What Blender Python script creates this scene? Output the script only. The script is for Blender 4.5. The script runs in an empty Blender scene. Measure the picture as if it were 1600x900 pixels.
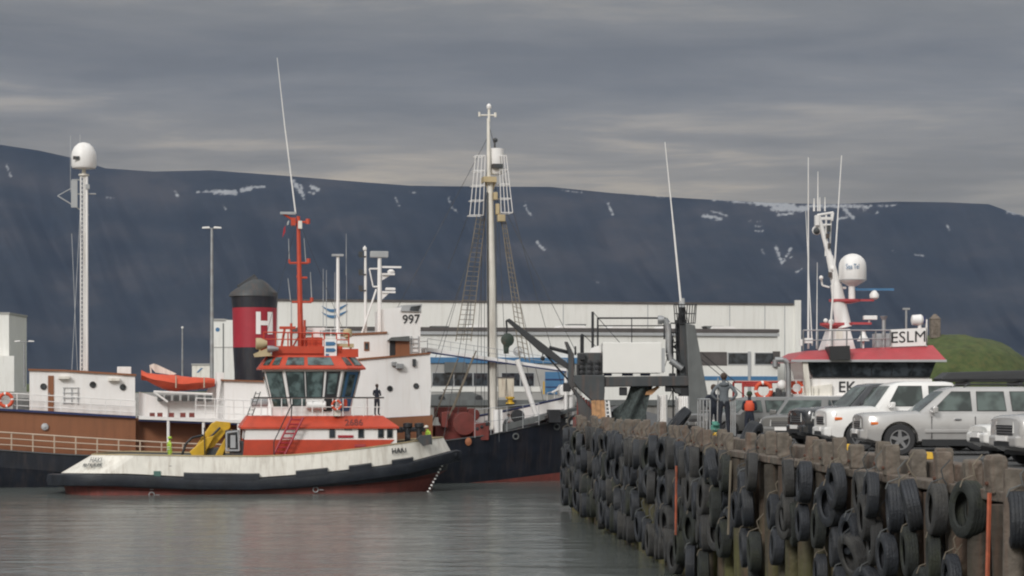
import bpy, math, random
import numpy as np
from mathutils import Vector, Matrix, noise
random.seed(7)
R = math.radians
S = bpy.context.scene
COL = S.collection
# ------------------------------------------------------------------ camera
FPX, HZ, CH = 3200.0, 620.0, 5.25          # focal length in photo pixels, horizon row, eye height over the water
cam = bpy.data.cameras.new('camera'); camo = bpy.data.objects.new('camera', cam); COL.objects.link(camo)
camo.location = (0, 0, CH); camo.rotation_euler = (R(90), 0, 0)
cam.sensor_width = 36; cam.lens = 36 * FPX / 1600; cam.shift_y = (HZ - 450) / 1600
cam.clip_start = .5; cam.clip_end = 60000
S.camera = camo
# ------------------------------------------------------------------ sky and sun
SUN_EL, SUN_AZ = 30, 208                    # degrees; azimuth clockwise from +Y (behind the camera, a little left)
wd = bpy.data.worlds.new('World'); S.world = wd; wd.use_nodes = True
nt = wd.node_tree; nt.nodes.clear()
def N(nt, typ, **k):
    n = nt.nodes.new(typ)
    for a, b in k.items():
        if a.startswith('i_'):
            n.inputs[a[2:].replace('_', ' ')].default_value = b
        else: setattr(n, a, b)
    return n
def math_(nt, op, a, b=None, clamp=False):
    n = nt.nodes.new('ShaderNodeMath'); n.operation = op; n.use_clamp = clamp
    for i, v in enumerate((a, b)):
        if v is None: continue
        if isinstance(v, (int, float)): n.inputs[i].default_value = v
        else: nt.links.new(v, n.inputs[i])
    return n.outputs[0]
def ramp(nt, fac, stops, interp='LINEAR'):
    n = nt.nodes.new('ShaderNodeValToRGB'); cr = n.color_ramp; cr.interpolation = interp
    while len(cr.elements) < len(stops): cr.elements.new(.5)
    for e, (p, c) in zip(cr.elements, stops):
        e.position = p; e.color = (c[0], c[1], c[2], 1) if isinstance(c, (tuple, list)) else (c, c, c, 1)
    if fac is not None: nt.links.new(fac, n.inputs[0])
    return n.outputs[0]
def mixc(nt, fac, a, b, mode='MIX'):
    n = nt.nodes.new('ShaderNodeMix'); n.data_type = 'RGBA'; n.blend_type = mode
    for i, v in ((0, fac), (6, a), (7, b)):
        if isinstance(v, (int, float)): n.inputs[i].default_value = v
        elif isinstance(v, (tuple, list)): n.inputs[i].default_value = (v[0], v[1], v[2], 1)
        else: nt.links.new(v, n.inputs[i])
    return n.outputs[2]
tc = nt.nodes.new('ShaderNodeTexCoord'); sp = nt.nodes.new('ShaderNodeSeparateXYZ'); nt.links.new(tc.outputs['Generated'], sp.inputs[0])
sky = N(nt, 'ShaderNodeTexSky', sky_type='NISHITA', sun_disc=False, sun_elevation=R(SUN_EL), sun_rotation=R(SUN_AZ))
zc = math_(nt, 'MAXIMUM', sp.outputs[2], 0.0)
den = math_(nt, 'ADD', zc, .035)
u = math_(nt, 'DIVIDE', sp.outputs[0], den); v = math_(nt, 'DIVIDE', sp.outputs[1], den)
cb = nt.nodes.new('ShaderNodeCombineXYZ'); nt.links.new(math_(nt, 'MULTIPLY', u, 1.05), cb.inputs[0]); nt.links.new(math_(nt, 'MULTIPLY', v, 1.5), cb.inputs[1]); cb.inputs[2].default_value = 3.7
n1 = N(nt, 'ShaderNodeTexNoise'); n1.inputs['Scale'].default_value = 1.0; n1.inputs['Detail'].default_value = 8; n1.inputs['Roughness'].default_value = .58; n1.inputs['Distortion'].default_value = .25
nt.links.new(cb.outputs[0], n1.inputs['Vector'])
n2 = N(nt, 'ShaderNodeTexNoise'); n2.inputs['Scale'].default_value = .33; n2.inputs['Detail'].default_value = 4; nt.links.new(cb.outputs[0], n2.inputs['Vector'])
cl = math_(nt, 'ADD', math_(nt, 'MULTIPLY', n1.outputs[0], .62), math_(nt, 'MULTIPLY', n2.outputs[0], .38))
cloud = ramp(nt, cl, [(.32, (1.26, 1.20, 1.11)), (.43, (1.55, 1.48, 1.37)), (.53, (2.08, 1.96, 1.78)), (.62, (3.30, 2.95, 2.45))])
el = ramp(nt, sp.outputs[2], [(0, (1.26, 1.18, 1.05)), (.10, (1.24, 1.16, 1.04)), (.12, (1.14, 1.09, 1.02)), (.142, (.94, .94, .95)), (.165, (.86, .87, .90)), (.2, (.98, .99, .98))])
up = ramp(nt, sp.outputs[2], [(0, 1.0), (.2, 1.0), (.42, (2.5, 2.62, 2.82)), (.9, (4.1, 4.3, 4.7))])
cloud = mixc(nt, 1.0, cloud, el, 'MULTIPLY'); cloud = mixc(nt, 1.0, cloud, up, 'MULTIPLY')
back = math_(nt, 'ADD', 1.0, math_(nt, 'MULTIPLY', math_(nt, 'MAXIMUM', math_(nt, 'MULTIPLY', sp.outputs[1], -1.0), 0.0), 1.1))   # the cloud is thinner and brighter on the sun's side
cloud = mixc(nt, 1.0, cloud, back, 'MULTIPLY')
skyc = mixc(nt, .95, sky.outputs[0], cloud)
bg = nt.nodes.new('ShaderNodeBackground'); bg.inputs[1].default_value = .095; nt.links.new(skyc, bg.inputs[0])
wo = nt.nodes.new('ShaderNodeOutputWorld'); nt.links.new(bg.outputs[0], wo.inputs[0])
sl = bpy.data.lights.new('sun', 'SUN'); sl.energy = 1.5; sl.angle = R(14); sl.color = (1, .975, .94)
so = bpy.data.objects.new('sun', sl); COL.objects.link(so)
_d = Vector((math.sin(R(SUN_AZ)) * math.cos(R(SUN_EL)), math.cos(R(SUN_AZ)) * math.cos(R(SUN_EL)), math.sin(R(SUN_EL))))
so.rotation_euler = _d.to_track_quat('Z', 'Y').to_euler()
S.view_settings.view_transform = 'Standard'; S.view_settings.look = 'None'; S.view_settings.exposure = 0.3; S.view_settings.gamma = 1
S.view_settings.use_curve_mapping = False
S.render.engine = 'CYCLES'
S.cycles.use_denoising = True
S.cycles.max_bounces = 6; S.cycles.volume_bounces = 0; S.cycles.caustics_reflective = False; S.cycles.caustics_refractive = False
S.cycles.pixel_filter_type = 'BLACKMAN_HARRIS'; S.cycles.filter_width = 2.1

# ------------------------------------------------------------------ materials
def paint(name, c, rough=.5, metal=0, var=.12, scale=1.5, dirt=None, dirt_amt=.0, streak=False, bump=0, bscale=20, spec=.5, coat=0):
    m = bpy.data.materials.new(name); m.use_nodes = True; t = m.node_tree
    b = t.nodes['Principled BSDF']; b.inputs['Roughness'].default_value = rough; b.inputs['Metallic'].default_value = metal
    b.inputs['Specular IOR Level'].default_value = spec
    if coat: b.inputs['Coat Weight'].default_value = coat
    g = t.nodes.new('ShaderNodeNewGeometry')
    mp = t.nodes.new('ShaderNodeMapping'); t.links.new(g.outputs['Position'], mp.inputs[0])
    no = t.nodes.new('ShaderNodeTexNoise'); no.inputs['Scale'].default_value = scale; no.inputs['Detail'].default_value = 5; t.links.new(mp.outputs[0], no.inputs['Vector'])
    lo = tuple(x * (1 - var) for x in c); hi = tuple(min(1, x * (1 + var)) for x in c)
    col = ramp(t, no.outputs[0], [(.3, lo), (.7, hi)])
    if dirt:
        m2 = t.nodes.new('ShaderNodeMapping'); t.links.new(g.outputs['Position'], m2.inputs[0])
        m2.inputs['Scale'].default_value = (2.2, 2.2, .22) if streak else (1, 1, 1)
        n2 = t.nodes.new('ShaderNodeTexNoise'); n2.inputs['Scale'].default_value = 1.6; n2.inputs['Detail'].default_value = 8; n2.inputs['Roughness'].default_value = .65
        t.links.new(m2.outputs[0], n2.inputs['Vector'])
        f = ramp(t, n2.outputs[0], [(.48, 0), (.72, 1)])
        col = mixc(t, math_(t, 'MULTIPLY', f, dirt_amt), col, dirt)
    t.links.new(col, b.inputs['Base Color'])
    if bump:
        n3 = t.nodes.new('ShaderNodeTexNoise'); n3.inputs['Scale'].default_value = bscale; n3.inputs['Detail'].default_value = 4
        t.links.new(g.outputs['Position'], n3.inputs['Vector'])
        bp = t.nodes.new('ShaderNodeBump'); bp.inputs['Strength'].default_value = bump; bp.inputs['Distance'].default_value = .05
        t.links.new(n3.outputs[0], bp.inputs['Height']); t.links.new(bp.outputs[0], b.inputs['Normal'])
    return m
RUST = (.20, .085, .04)
M = dict(
 white=paint('white_ship_paint', (.82, .805, .79), .45, var=.02, dirt=(.50, .41, .33), dirt_amt=.2, streak=True),
 cream=paint('aged_white_paint', (.76, .73, .66), .5, var=.06, dirt=(.30, .24, .18), dirt_amt=.5, streak=True),
 black=paint('black_hull_paint', (.012, .015, .023), .38, var=.3, dirt=(.075, .055, .05), dirt_amt=.45, streak=True),
 rubber=paint('fender_rubber', (.011, .014, .021), .5, var=.35, bump=.3, dirt=(.05, .055, .06), dirt_amt=.4),
 boot=paint('red_bottom_paint', (.20, .052, .042), .6, var=.2, dirt=(.07, .045, .04), dirt_amt=.6, streak=True),
 brown=paint('brown_superstructure_paint', (.245, .098, .045), .5, var=.07, scale=.6, dirt=(.14, .06, .03), dirt_amt=.35, streak=True),
 red=paint('orange_red_paint', (.50, .062, .028), .45, var=.1, dirt=(.25, .05, .03), dirt_amt=.35),
 crimson=paint('crimson_paint', (.33, .022, .038), .45, var=.08),
 coral=paint('faded_red_paint', (.42, .060, .070), .45, var=.1, dirt=(.30, .08, .08), dirt_amt=.4),
 navy=paint('navy_paint', (.02, .03, .10), .5),
 blue=paint('blue_paint', (.06, .17, .32), .5, var=.1),
 dgrey=paint('dark_grey_ship_paint', (.050, .056, .060), .55, var=.18, dirt=RUST, dirt_amt=.3, streak=True),
 mgrey=paint('mid_grey_paint', (.12, .128, .128), .55, var=.12, dirt=(.07, .07, .065), dirt_amt=.5, streak=True),
 lgrey=paint('light_grey_paint', (.38, .39, .40), .5, var=.08),
 pale=paint('pale_wood_rail', (.50, .40, .31), .6, var=.1),
 steel=paint('galvanised_steel', (.36, .37, .38), .42, metal=.6, var=.15, dirt=RUST, dirt_amt=.25),
 dark=paint('dark_fittings', (.02, .021, .024), .6, var=.3),
 yellow=paint('yellow_paint', (.60, .36, .02), .5, var=.1, dirt=(.2, .12, .03), dirt_amt=.4),
 orange=paint('orange_cover', (.62, .085, .035), .65, var=.1, bump=.3, bscale=3),
 ochre=paint('ochre_paint', (.46, .37, .22), .6, var=.12),
 winch=paint('red_oxide_paint', (.17, .035, .028), .6, var=.25, dirt=(.08, .03, .02), dirt_amt=.6),
 rope=paint('rope', (.17, .145, .11), .8, var=.2),
 net=paint('green_netting', (.055, .068, .066), .9, var=.45, scale=6, bump=1, bscale=14),
 wood=paint('weathered_timber', (.135, .115, .094), .85, var=.3, scale=5, dirt=(.15, .075, .05), dirt_amt=.6, streak=True, bump=.6, bscale=9),
 plank=paint('orange_brown_timber', (.42, .23, .11), .7, var=.3, scale=4),
 bwall=paint('white_profiled_cladding', (.75, .745, .71), .6, var=.03, scale=.3, dirt=(.50, .48, .43), dirt_amt=.35, streak=True),
 bgrey=paint('grey_rendered_wall', (.36, .355, .34), .8, var=.06),
 roofd=paint('dark_roofing', (.09, .08, .078), .8, var=.15),
 concrete=paint('concrete', (.26, .25, .235), .85, var=.14, scale=.5, dirt=(.12, .11, .10), dirt_amt=.7, streak=True, bump=.2),
 skin=paint('skin', (.42, .24, .17), .6, var=.05),
 hair=paint('brown_hair', (.05, .03, .02), .7),
 hoodie=paint('grey_hoodie_cloth', (.13, .145, .16), .9, var=.1, bump=.3),
 jeans=paint('dark_trousers_cloth', (.018, .021, .03), .9, var=.2),
 navycloth=paint('navy_work_cloth', (.016, .020, .032), .9, var=.2),
 hivis=paint('yellow_green_hi_vis_cloth', (.36, .52, .06), .8, var=.1),
 hivisd=paint('dark_green_cloth', (.03, .05, .03), .9),
 reflect=paint('reflective_tape', (.6, .62, .6), .4),
 tyredust=paint('dusty_tyre_rubber', (.036, .036, .036), .85, var=.3, scale=4, dirt=(.085, .08, .07), dirt_amt=.6, bump=.4, bscale=25),
 tyrealga=paint('algae_stained_tyre_rubber', (.019, .022, .020), .8, var=.35, scale=4, dirt=(.045, .05, .027), dirt_amt=.7, bump=.4, bscale=25),
 rust=paint('rusty_iron', (.10, .045, .03), .8, var=.3),
 tyre=paint('worn_tyre_rubber', (.020, .023, .029), .65, var=.35, scale=4, dirt=(.06, .06, .058), dirt_amt=.55, bump=.4, bscale=25),
 cartyre=paint('car_tyre_rubber', (.03, .03, .032), .8, var=.15),
 alloy=paint('alloy_wheel', (.42, .42, .43), .3, metal=.8),
 plastic=paint('black_plastic', (.022, .023, .025), .5, var=.1),
 silver=paint('silver_car_paint', (.47, .46, .45), .26, metal=.25, var=.04, coat=.5, dirt=(.3, .28, .26), dirt_amt=.3),
 carwhite=paint('white_car_paint', (.78, .77, .75), .25, var=.03, coat=.6, dirt=(.5, .45, .4), dirt_amt=.25),
 carblack=paint('black_car_paint', (.02, .022, .026), .2, var=.1, coat=.7),
 cargrey=paint('grey_car_paint', (.18, .178, .172), .3, metal=.3, var=.05, coat=.5),
 amber=paint('amber_lens', (.7, .16, .03), .3),
 lens=paint('clear_lamp_lens', (.62, .62, .60), .15, var=.2, scale=12),
 grass=paint('grass', (.060, .082, .026), .95, var=.3, scale=.8, dirt=(.10, .085, .03), dirt_amt=.7, bump=.6, bscale=3),
 stone=paint('rough_stone', (.17, .14, .115), .9, var=.3, scale=3, bump=.8, bscale=5),
 teal=paint('teal_rope', (.10, .30, .24), .8),
 stagered=paint('red_steel_frame', (.42, .035, .03), .5, var=.1),
 orpole=paint('orange_ladder_paint', (.40, .10, .05), .6, var=.3, scale=6, dirt=(.12, .06, .04), dirt_amt=.9),
)
def glass(name, c, rough=.06):
    m = bpy.data.materials.new(name); m.use_nodes = True; t = m.node_tree; b = t.nodes['Principled BSDF']
    b.inputs['Roughness'].default_value = rough; b.inputs['Specular IOR Level'].default_value = .5
    g = t.nodes.new('ShaderNodeNewGeometry'); no = t.nodes.new('ShaderNodeTexNoise'); no.inputs['Scale'].default_value = 2.2; t.links.new(g.outputs['Position'], no.inputs['Vector'])
    t.links.new(ramp(t, no.outputs[0], [(.4, tuple(x * .5 for x in c)), (.62, tuple(x * 1.7 for x in c))]), b.inputs['Base Color'])
    return m
M['glass'] = glass('dark_window_glass', (.030, .036, .042))
M['tglass'] = glass('green_tinted_window_glass', (.07, .10, .10))
M['cglass'] = glass('car_window_glass', (.060, .078, .072), .04)
def pile_mat():
    m = paint('tarred_pile_timber', (.050, .042, .032), .8, var=.35, scale=3, dirt=(.13, .07, .045), dirt_amt=.8, streak=True, bump=.6, bscale=7)
    t = m.node_tree; b = t.nodes['Principled BSDF']; src = b.inputs['Base Color'].links[0].from_socket
    g = t.nodes.new('ShaderNodeNewGeometry'); s = t.nodes.new('ShaderNodeSeparateXYZ'); t.links.new(g.outputs['Position'], s.inputs[0])
    mp = t.nodes.new('ShaderNodeMapping'); mp.inputs['Scale'].default_value = (3, 3, .35); t.links.new(g.outputs['Position'], mp.inputs[0])
    no = t.nodes.new('ShaderNodeTexNoise'); no.inputs['Scale'].default_value = 1.5; no.inputs['Detail'].default_value = 5; t.links.new(mp.outputs[0], no.inputs['Vector'])
    h = math_(t, 'ADD', s.outputs[2], math_(t, 'MULTIPLY', no.outputs[0], 3.2))
    f = ramp(t, math_(t, 'MULTIPLY', h, .2), [(.60, 1), (.88, 0)])
    f2 = ramp(t, no.outputs[0], [(.42, .1), (.6, 1)])
    t.links.new(mixc(t, math_(t, 'MULTIPLY', math_(t, 'MULTIPLY', f, f2), .85), src, (.095, .095, .028)), b.inputs['Base Color'])
    return m
M['pile'] = pile_mat()
def water_mat():
    m = bpy.data.materials.new('harbour_water'); m.use_nodes = True; t = m.node_tree; b = t.nodes['Principled BSDF']
    b.inputs['Base Color'].default_value = (.108, .120, .112, 1); b.inputs['Roughness'].default_value = .15; b.inputs['IOR'].default_value = 1.33
    g = t.nodes.new('ShaderNodeNewGeometry')
    hs = []
    for sc, w, det in (((.30, .75, 1), .30, 3), ((1.6, 3.6, 1), .04, 4), ((.05, .12, 1), .5, 2)):
        mp = t.nodes.new('ShaderNodeMapping'); mp.inputs['Scale'].default_value = sc; mp.inputs['Rotation'].default_value = (0, 0, .12); t.links.new(g.outputs['Position'], mp.inputs[0])
        n = t.nodes.new('ShaderNodeTexNoise'); n.inputs['Scale'].default_value = 1; n.inputs['Detail'].default_value = det; n.inputs['Distortion'].default_value = .6
        t.links.new(mp.outputs[0], n.inputs['Vector']); hs.append(math_(t, 'MULTIPLY', n.outputs[0], w))
    h = math_(t, 'ADD', math_(t, 'ADD', hs[0], hs[1]), hs[2])
    bp = t.nodes.new('ShaderNodeBump'); bp.inputs['Strength'].default_value = .42; bp.inputs['Distance'].default_value = 1.0
    t.links.new(h, bp.inputs['Height']); t.links.new(bp.outputs[0], b.inputs['Normal'])
    return m
M['water'] = water_mat()
def asphalt():
    m = paint('worn_asphalt', (.075, .075, .075), .8, var=.2, scale=2, dirt=(.13, .125, .12), dirt_amt=.6, bump=.3)
    return m
M['asphalt'] = asphalt()
def mountain_mat():
    m = bpy.data.materials.new('basalt_mountain'); m.use_nodes = True; t = m.node_tree; b = t.nodes['Principled BSDF']; b.inputs['Roughness'].default_value = .95; b.inputs['Specular IOR Level'].default_value = .1
    g = t.nodes.new('ShaderNodeNewGeometry')
    mp = t.nodes.new('ShaderNodeMapping'); mp.inputs['Rotation'].default_value = (0, .5, 0); mp.inputs['Scale'].default_value = (.0026, .0012, .0062); t.links.new(g.outputs['Position'], mp.inputs[0])
    n = t.nodes.new('ShaderNodeTexNoise'); n.inputs['Scale'].default_value = 1; n.inputs['Detail'].default_value = 9; n.inputs['Roughness'].default_value = .6; t.links.new(mp.outputs[0], n.inputs['Vector'])
    col = ramp(t, n.outputs[0], [(.34, (.012, .015, .019)), (.5, (.023, .025, .028)), (.66, (.046, .042, .041))])
    a = t.nodes.new('ShaderNodeAttribute'); a.attribute_name = 'snow'
    t.links.new(mixc(t, a.outputs['Fac'], col, (.34, .345, .35)), b.inputs['Base Color'])
    return m
M['mountain'] = mountain_mat()

# ------------------------------------------------------------------ frames: pixel -> metres on a plane standing in the place
class Frame:
    def __init__(s, ox, oy, ang=0): 
        s.o = Vector((ox, oy, 0)); s.a = ang; s.ux = Vector((math.cos(ang), math.sin(ang), 0)); s.wy = Vector((-math.sin(ang), math.cos(ang), 0))
    def p(s, px, py, w=0):
        D = Vector(((px - 800) / FPX, 1, -(py - HZ) / FPX)); C = Vector((0, 0, CH))
        t = (w - (C - s.o).dot(s.wy)) / D.dot(s.wy); q = C + D * t
        return ((q - s.o).dot(s.ux), q.z)
    def P(s, px, py, w=0):
        a = s.p(px, py, w); return (a[0], w, a[1])
    def q(s, pts, w=0): return [s.p(a, b, w) for a, b in pts]
    def tf(s, v): return s.o + s.ux * v[0] + s.wy * v[1] + Vector((0, 0, v[2]))
    def bx(s, x0, y0, x1, y1, w0, w1):
        a = s.p(x0, y1, w0); b = s.p(x1, y0, w0); return (a[0], b[0], w0, w1, a[1], b[1])
I3 = Frame(0, 0, 0)
class MB:
    def __init__(s, fr=I3): s.v = []; s.f = []; s.m = []; s.fr = fr
    def add(s, vs, fs, mi=0):
        k = len(s.v); s.v += [tuple(x) for x in vs]; s.f += [tuple(i + k for i in f) for f in fs]; s.m += [mi] * len(fs); return s
    def box(s, x0, x1, y0, y1, z0, z1, mi=0):
        vs = [(x, y, z) for z in (z0, z1) for y in (y0, y1) for x in (x0, x1)]
        return s.add(vs, [(0, 2, 3, 1), (4, 5, 7, 6), (0, 1, 5, 4), (2, 6, 7, 3), (0, 4, 6, 2), (1, 3, 7, 5)], mi)
    def px(s, x0, y0, x1, y1, w0, w1, mi=0): return s.box(*s.fr.bx(x0, y0, x1, y1, w0, w1), mi)
    def prism(s, poly, w0, w1, mi=0):          # poly in (u,z), extruded across w
        n = len(poly)
        vs = [(a, w0, b) for a, b in poly] + [(a, w1, b) for a, b in poly]
        return s.add(vs, [tuple(range(n)), tuple(range(2 * n - 1, n - 1, -1))] + [(i, i + n, (i + 1) % n + n, (i + 1) % n) for i in range(n)], mi)
    def pp(s, pts, w0, w1, mi=0): return s.prism(s.fr.q(pts, w0), w0, w1, mi)
    def loft(s, rings, mi=0, cap0=True, cap1=True, closed=True):
        n = len(rings[0]); vs = [p for r in rings for p in r]; fs = []
        for i in range(len(rings) - 1):
            for j in range(n if closed else n - 1):
                a = i * n + j; b = i * n + (j + 1) % n; fs.append((a, b, b + n, a + n))
        if cap0: fs.append(tuple(range(n - 1, -1, -1)))
        if cap1: fs.append(tuple(range((len(rings) - 1) * n, len(rings) * n)))
        return s.add(vs, fs, mi)
    def tube(s, p, q, r, r2=None, n=6, mi=0, cap=True):
        p = Vector(p); q = Vector(q); d = q - p
        if d.length < 1e-6: return s
        r2 = r if r2 is None else r2
        d.normalize(); a = d.orthogonal().normalized(); b = d.cross(a)
        ring = lambda c, rr: [c + (a * math.cos(2 * math.pi * i / n) + b * math.sin(2 * math.pi * i / n)) * rr for i in range(n)]
        return s.loft([ring(p, r), ring(q, r2)], mi, cap, cap)
    def tp(s, a, b, r, w=0, w2=None, r2=None, n=6, mi=0): # tube between two pixels
        return s.tube(s.fr.P(a[0], a[1], w), s.fr.P(b[0], b[1], w if w2 is None else w2), r, r2, n, mi)
    def path(s, pts, r, n=6, mi=0):
        for a, b in zip(pts, pts[1:]): s.tube(a, b, r, None, n, mi)
        return s
    def lathe(s, c, prof, n=16, axis='z', mi=0, sx=1, sy=1):
        rings = []
        for r, h in prof:
            rg = []
            for i in range(n):
                a = 2 * math.pi * i / n; x, y = r * math.cos(a) * sx, r * math.sin(a) * sy
                rg.append({'z': (c[0] + x, c[1] + y, c[2] + h), 'y': (c[0] + x, c[1] + h, c[2] + y), 'x': (c[0] + h, c[1] + x, c[2] + y)}[axis])
            rings.append(rg)
        return s.loft(rings, mi)
    def ball(s, c, r, n=10, sz=1, mi=0):
        k = 6; return s.lathe(c, [(r * max(.02, math.sin(math.pi * i / k)), -r * sz * math.cos(math.pi * i / k)) for i in range(k + 1)], n, 'z', mi)
    def ringl(s, c, prof, n=16, axis='y', mi=0):
        k = len(s.f); s.lathe(c, list(prof) + [prof[0]], n, axis, mi)
        s.f = s.f[:-2]; s.m = s.m[:-2]; return s
    def torus(s, c, R_, r, axis='y', n=20, k=8, mi=0):
        vs = []; fs = []
        for i in range(n):
            a = 2 * math.pi * i / n
            for j in range(k):
                b = 2 * math.pi * j / k; x = (R_ + r * math.cos(b)) * math.cos(a); z = (R_ + r * math.cos(b)) * math.sin(a); y = r * math.sin(b)
                o = {'y': (x, y, z), 'z': (x, z, y), 'x': (y, x, z)}[axis]
                vs.append((c[0] + o[0], c[1] + o[1], c[2] + o[2]))
                fs.append((i * k + j, ((i + 1) % n) * k + j, ((i + 1) % n) * k + (j + 1) % k, i * k + (j + 1) % k))
        return s.add(vs, fs, mi)
ALL = []
def rloc(o):
    l = Vector((0, 0, 0))
    while o is not None: l += o.location; o = o.parent
    return l
def tag(o, label=None, cat=None, group=None, kind=None):
    for k, v in (('label', label), ('category', cat), ('group', group), ('kind', kind)):
        if v: o[k] = v
    return o
def empty(name, loc, label, cat, group=None):
    o = bpy.data.objects.new(name, None); o.location = loc; o.empty_display_size = .3; COL.objects.link(o); return tag(o, label, cat, group)
def obj(name, mb, mats, parent=None, smooth=None, bevel=0, loc=None, label=None):
    if not isinstance(mats, (list, tuple)): mats = [mats]
    vs = [mb.fr.tf(v) for v in mb.v]
    if parent is not None: L = rloc(parent)
    elif loc is not None: L = Vector(loc)
    else:
        xs = [v.x for v in vs]; ys = [v.y for v in vs]; L = Vector(((min(xs) + max(xs)) / 2, (min(ys) + max(ys)) / 2, min(v.z for v in vs)))
    me = bpy.data.meshes.new(name); me.from_pydata([tuple(v - L) for v in vs], [], mb.f)
    for m in mats: me.materials.append(M[m] if isinstance(m, str) else m)
    me.polygons.foreach_set('material_index', mb.m)
    if smooth is not None:
        me.polygons.foreach_set('use_smooth', [True] * len(me.polygons)); me.update(); me.set_sharp_from_angle(angle=R(smooth))
    me.update()
    o = bpy.data.objects.new(name, me); COL.objects.link(o)
    import bmesh
    bm = bmesh.new(); bm.from_mesh(me); bmesh.ops.recalc_face_normals(bm, faces=bm.faces); bm.to_mesh(me); bm.free()
    if parent is not None: o.parent = parent
    else: o.location = L
    if bevel:
        b = o.modifiers.new('bevel', 'BEVEL'); b.width = bevel; b.segments = 2; b.limit_method = 'ANGLE'; b.angle_limit = R(40)
    if label: o['label'] = label
    return o
def text(name, s, fr, rect, w, mat, parent, bold=0, shear=0, rise=0, thick=.012):
    """lettering fitted to the pixel rectangle, lying on the plane w of a frame"""
    c = bpy.data.curves.new(name, 'FONT'); c.body = s; c.size = 1; c.offset = bold; c.extrude = 0; c.resolution_u = 3; c.space_line = .9; c.align_x = 'CENTER'
    o = bpy.data.objects.new('tmp', c); COL.objects.link(o); bpy.context.view_layer.update()
    me0 = o.evaluated_get(bpy.context.evaluated_depsgraph_get()).to_mesh()
    vs = [tuple(v.co) for v in me0.vertices]; fs = [tuple(p.vertices) for p in me0.polygons]
    bpy.data.objects.remove(o)
    x0 = min(v[0] for v in vs); x1 = max(v[0] for v in vs); y0 = min(v[1] for v in vs); y1 = max(v[1] for v in vs)
    wm = w(.5, .5) if callable(w) else w
    a = fr.p(rect[0], rect[3], wm); b = fr.p(rect[2], rect[1], wm)
    mb = MB(fr)
    def mp(v, ww):
        tx = (v[0] - x0) / (x1 - x0); ty = (v[1] - y0) / (y1 - y0)
        wv = ww(tx, ty) if callable(ww) else ww
        return (a[0] + (b[0] - a[0]) * tx + shear * ty, wv, a[1] + (b[1] - a[1]) * ty + rise * tx)
    mb.add([mp(v, w) for v in vs], fs)
    o = obj(name, mb, mat, parent)
    so_ = o.modifiers.new('thick', 'SOLIDIFY'); so_.thickness = thick; so_.offset = 0
    return o
def interp(pts, x):
    if x <= pts[0][0]: return pts[0][1]
    for (a, b), (c, d) in zip(pts, pts[1:]):
        if x <= c: t = (x - a) / (c - a); return b + (d - b) * t
    return pts[-1][1]
ORD = ['', 'first', 'second', 'third', 'fourth', 'fifth', 'sixth', 'seventh', 'eighth', 'ninth', 'tenth', 'eleventh', 'twelfth', 'thirteenth', 'fourteenth', 'fifteenth', 'sixteenth', 'seventeenth', 'eighteenth', 'nineteenth', 'twentieth']
def ordn(n):
    if n <= 20: return ORD[n]
    return ('twenty-' if n < 30 else 'thirty-') + ORD[n % 10] if n % 10 else {30: 'thirtieth', 40: 'fortieth'}[n]
def copy_tree(o, parent=None):
    c = o.copy(); COL.objects.link(c); c.parent = parent
    for ch in [x for x in bpy.data.objects if x.parent is o]: copy_tree(ch, c)
    return c
# ------------------------------------------------------------------ water, mountain, mound, land
w = MB(); w.add([(-8500, -60, 0), (8500, -60, 0), (8500, 9500, 0), (-8500, 9500, 0)], [(0, 1, 2, 3)])
tag(obj('sea_water', w, 'water', loc=(0, 0, 0)), kind='structure')

RIDGE = [(-1500, 250), (-500, 205), (-200, 205), (0, 226), (60, 235), (110, 246), (140, 255), (165, 263), (240, 268), (330, 266), (450, 275), (560, 284), (640, 290), (700, 291), (860, 292), (960, 302), (1060, 309), (1130, 313), (1200, 317), (1300, 319), (1400, 315), (1480, 316), (1545, 319), (1570, 328), (1600, 337), (1700, 352), (2000, 400), (2600, 470), (3200, 520)]
# snow lies in gullies and under the plateau rim: (x0,y0,x1,y1,half width) seen from the harbour
SNOW = [(308,300,330,300,2),(335,300,368,301,6),(378,297,392,294,5),(392,293,412,292,3),(274,300,277,306,3),(10,258,17,276,2),(458,284,470,300,5),(470,290,474,310,3),(488,292,496,296,5),(482,300,490,302,2),
(618,309,623,321,2),(700,308,704,318,2),(704,322,716,332,2.5),(820,318,823,328,2),(823,328,830,337,2),(838,378,850,390,3.5),(950,318,957,334,2.5),(878,297,908,301,1.5),(990,303,1050,309,1.5),
(1100,337,1124,342,4.5),(1113,330,1138,338,2),(1112,312,1180,318,2.5),(1180,317,1240,322,6),(1210,326,1260,326,7),(1215,336,1240,333,3),(1262,322,1330,322,4),(1180,353,1190,353,1.8),(1180,361,1192,361,2),(1170,345,1174,345,1.5),(1183,345,1188,345,1.5),
(1318,325,1332,340,4),(1335,322,1352,323,4),(1310,342,1328,338,3),(1348,330,1360,322,2.5),(1372,322,1380,321,2),(1385,322,1400,320,2),(1366,337,1370,332,2),
(1212,386,1222,410,3.5),(1222,412,1236,388,2.5),(1190,390,1193,396,2),(1245,425,1253,420,2),(1235,402,1240,400,1.5),(1575,330,1600,334,5),(1430,398,1443,400,1.6),(1395,392,1398,398,1.4),(168,309,178,311,1.5),(350,322,353,330,1.5),(1480,352,1483,360,1.4),(930,440,936,442,1.4),(640,300,650,302,1.2)]
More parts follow.
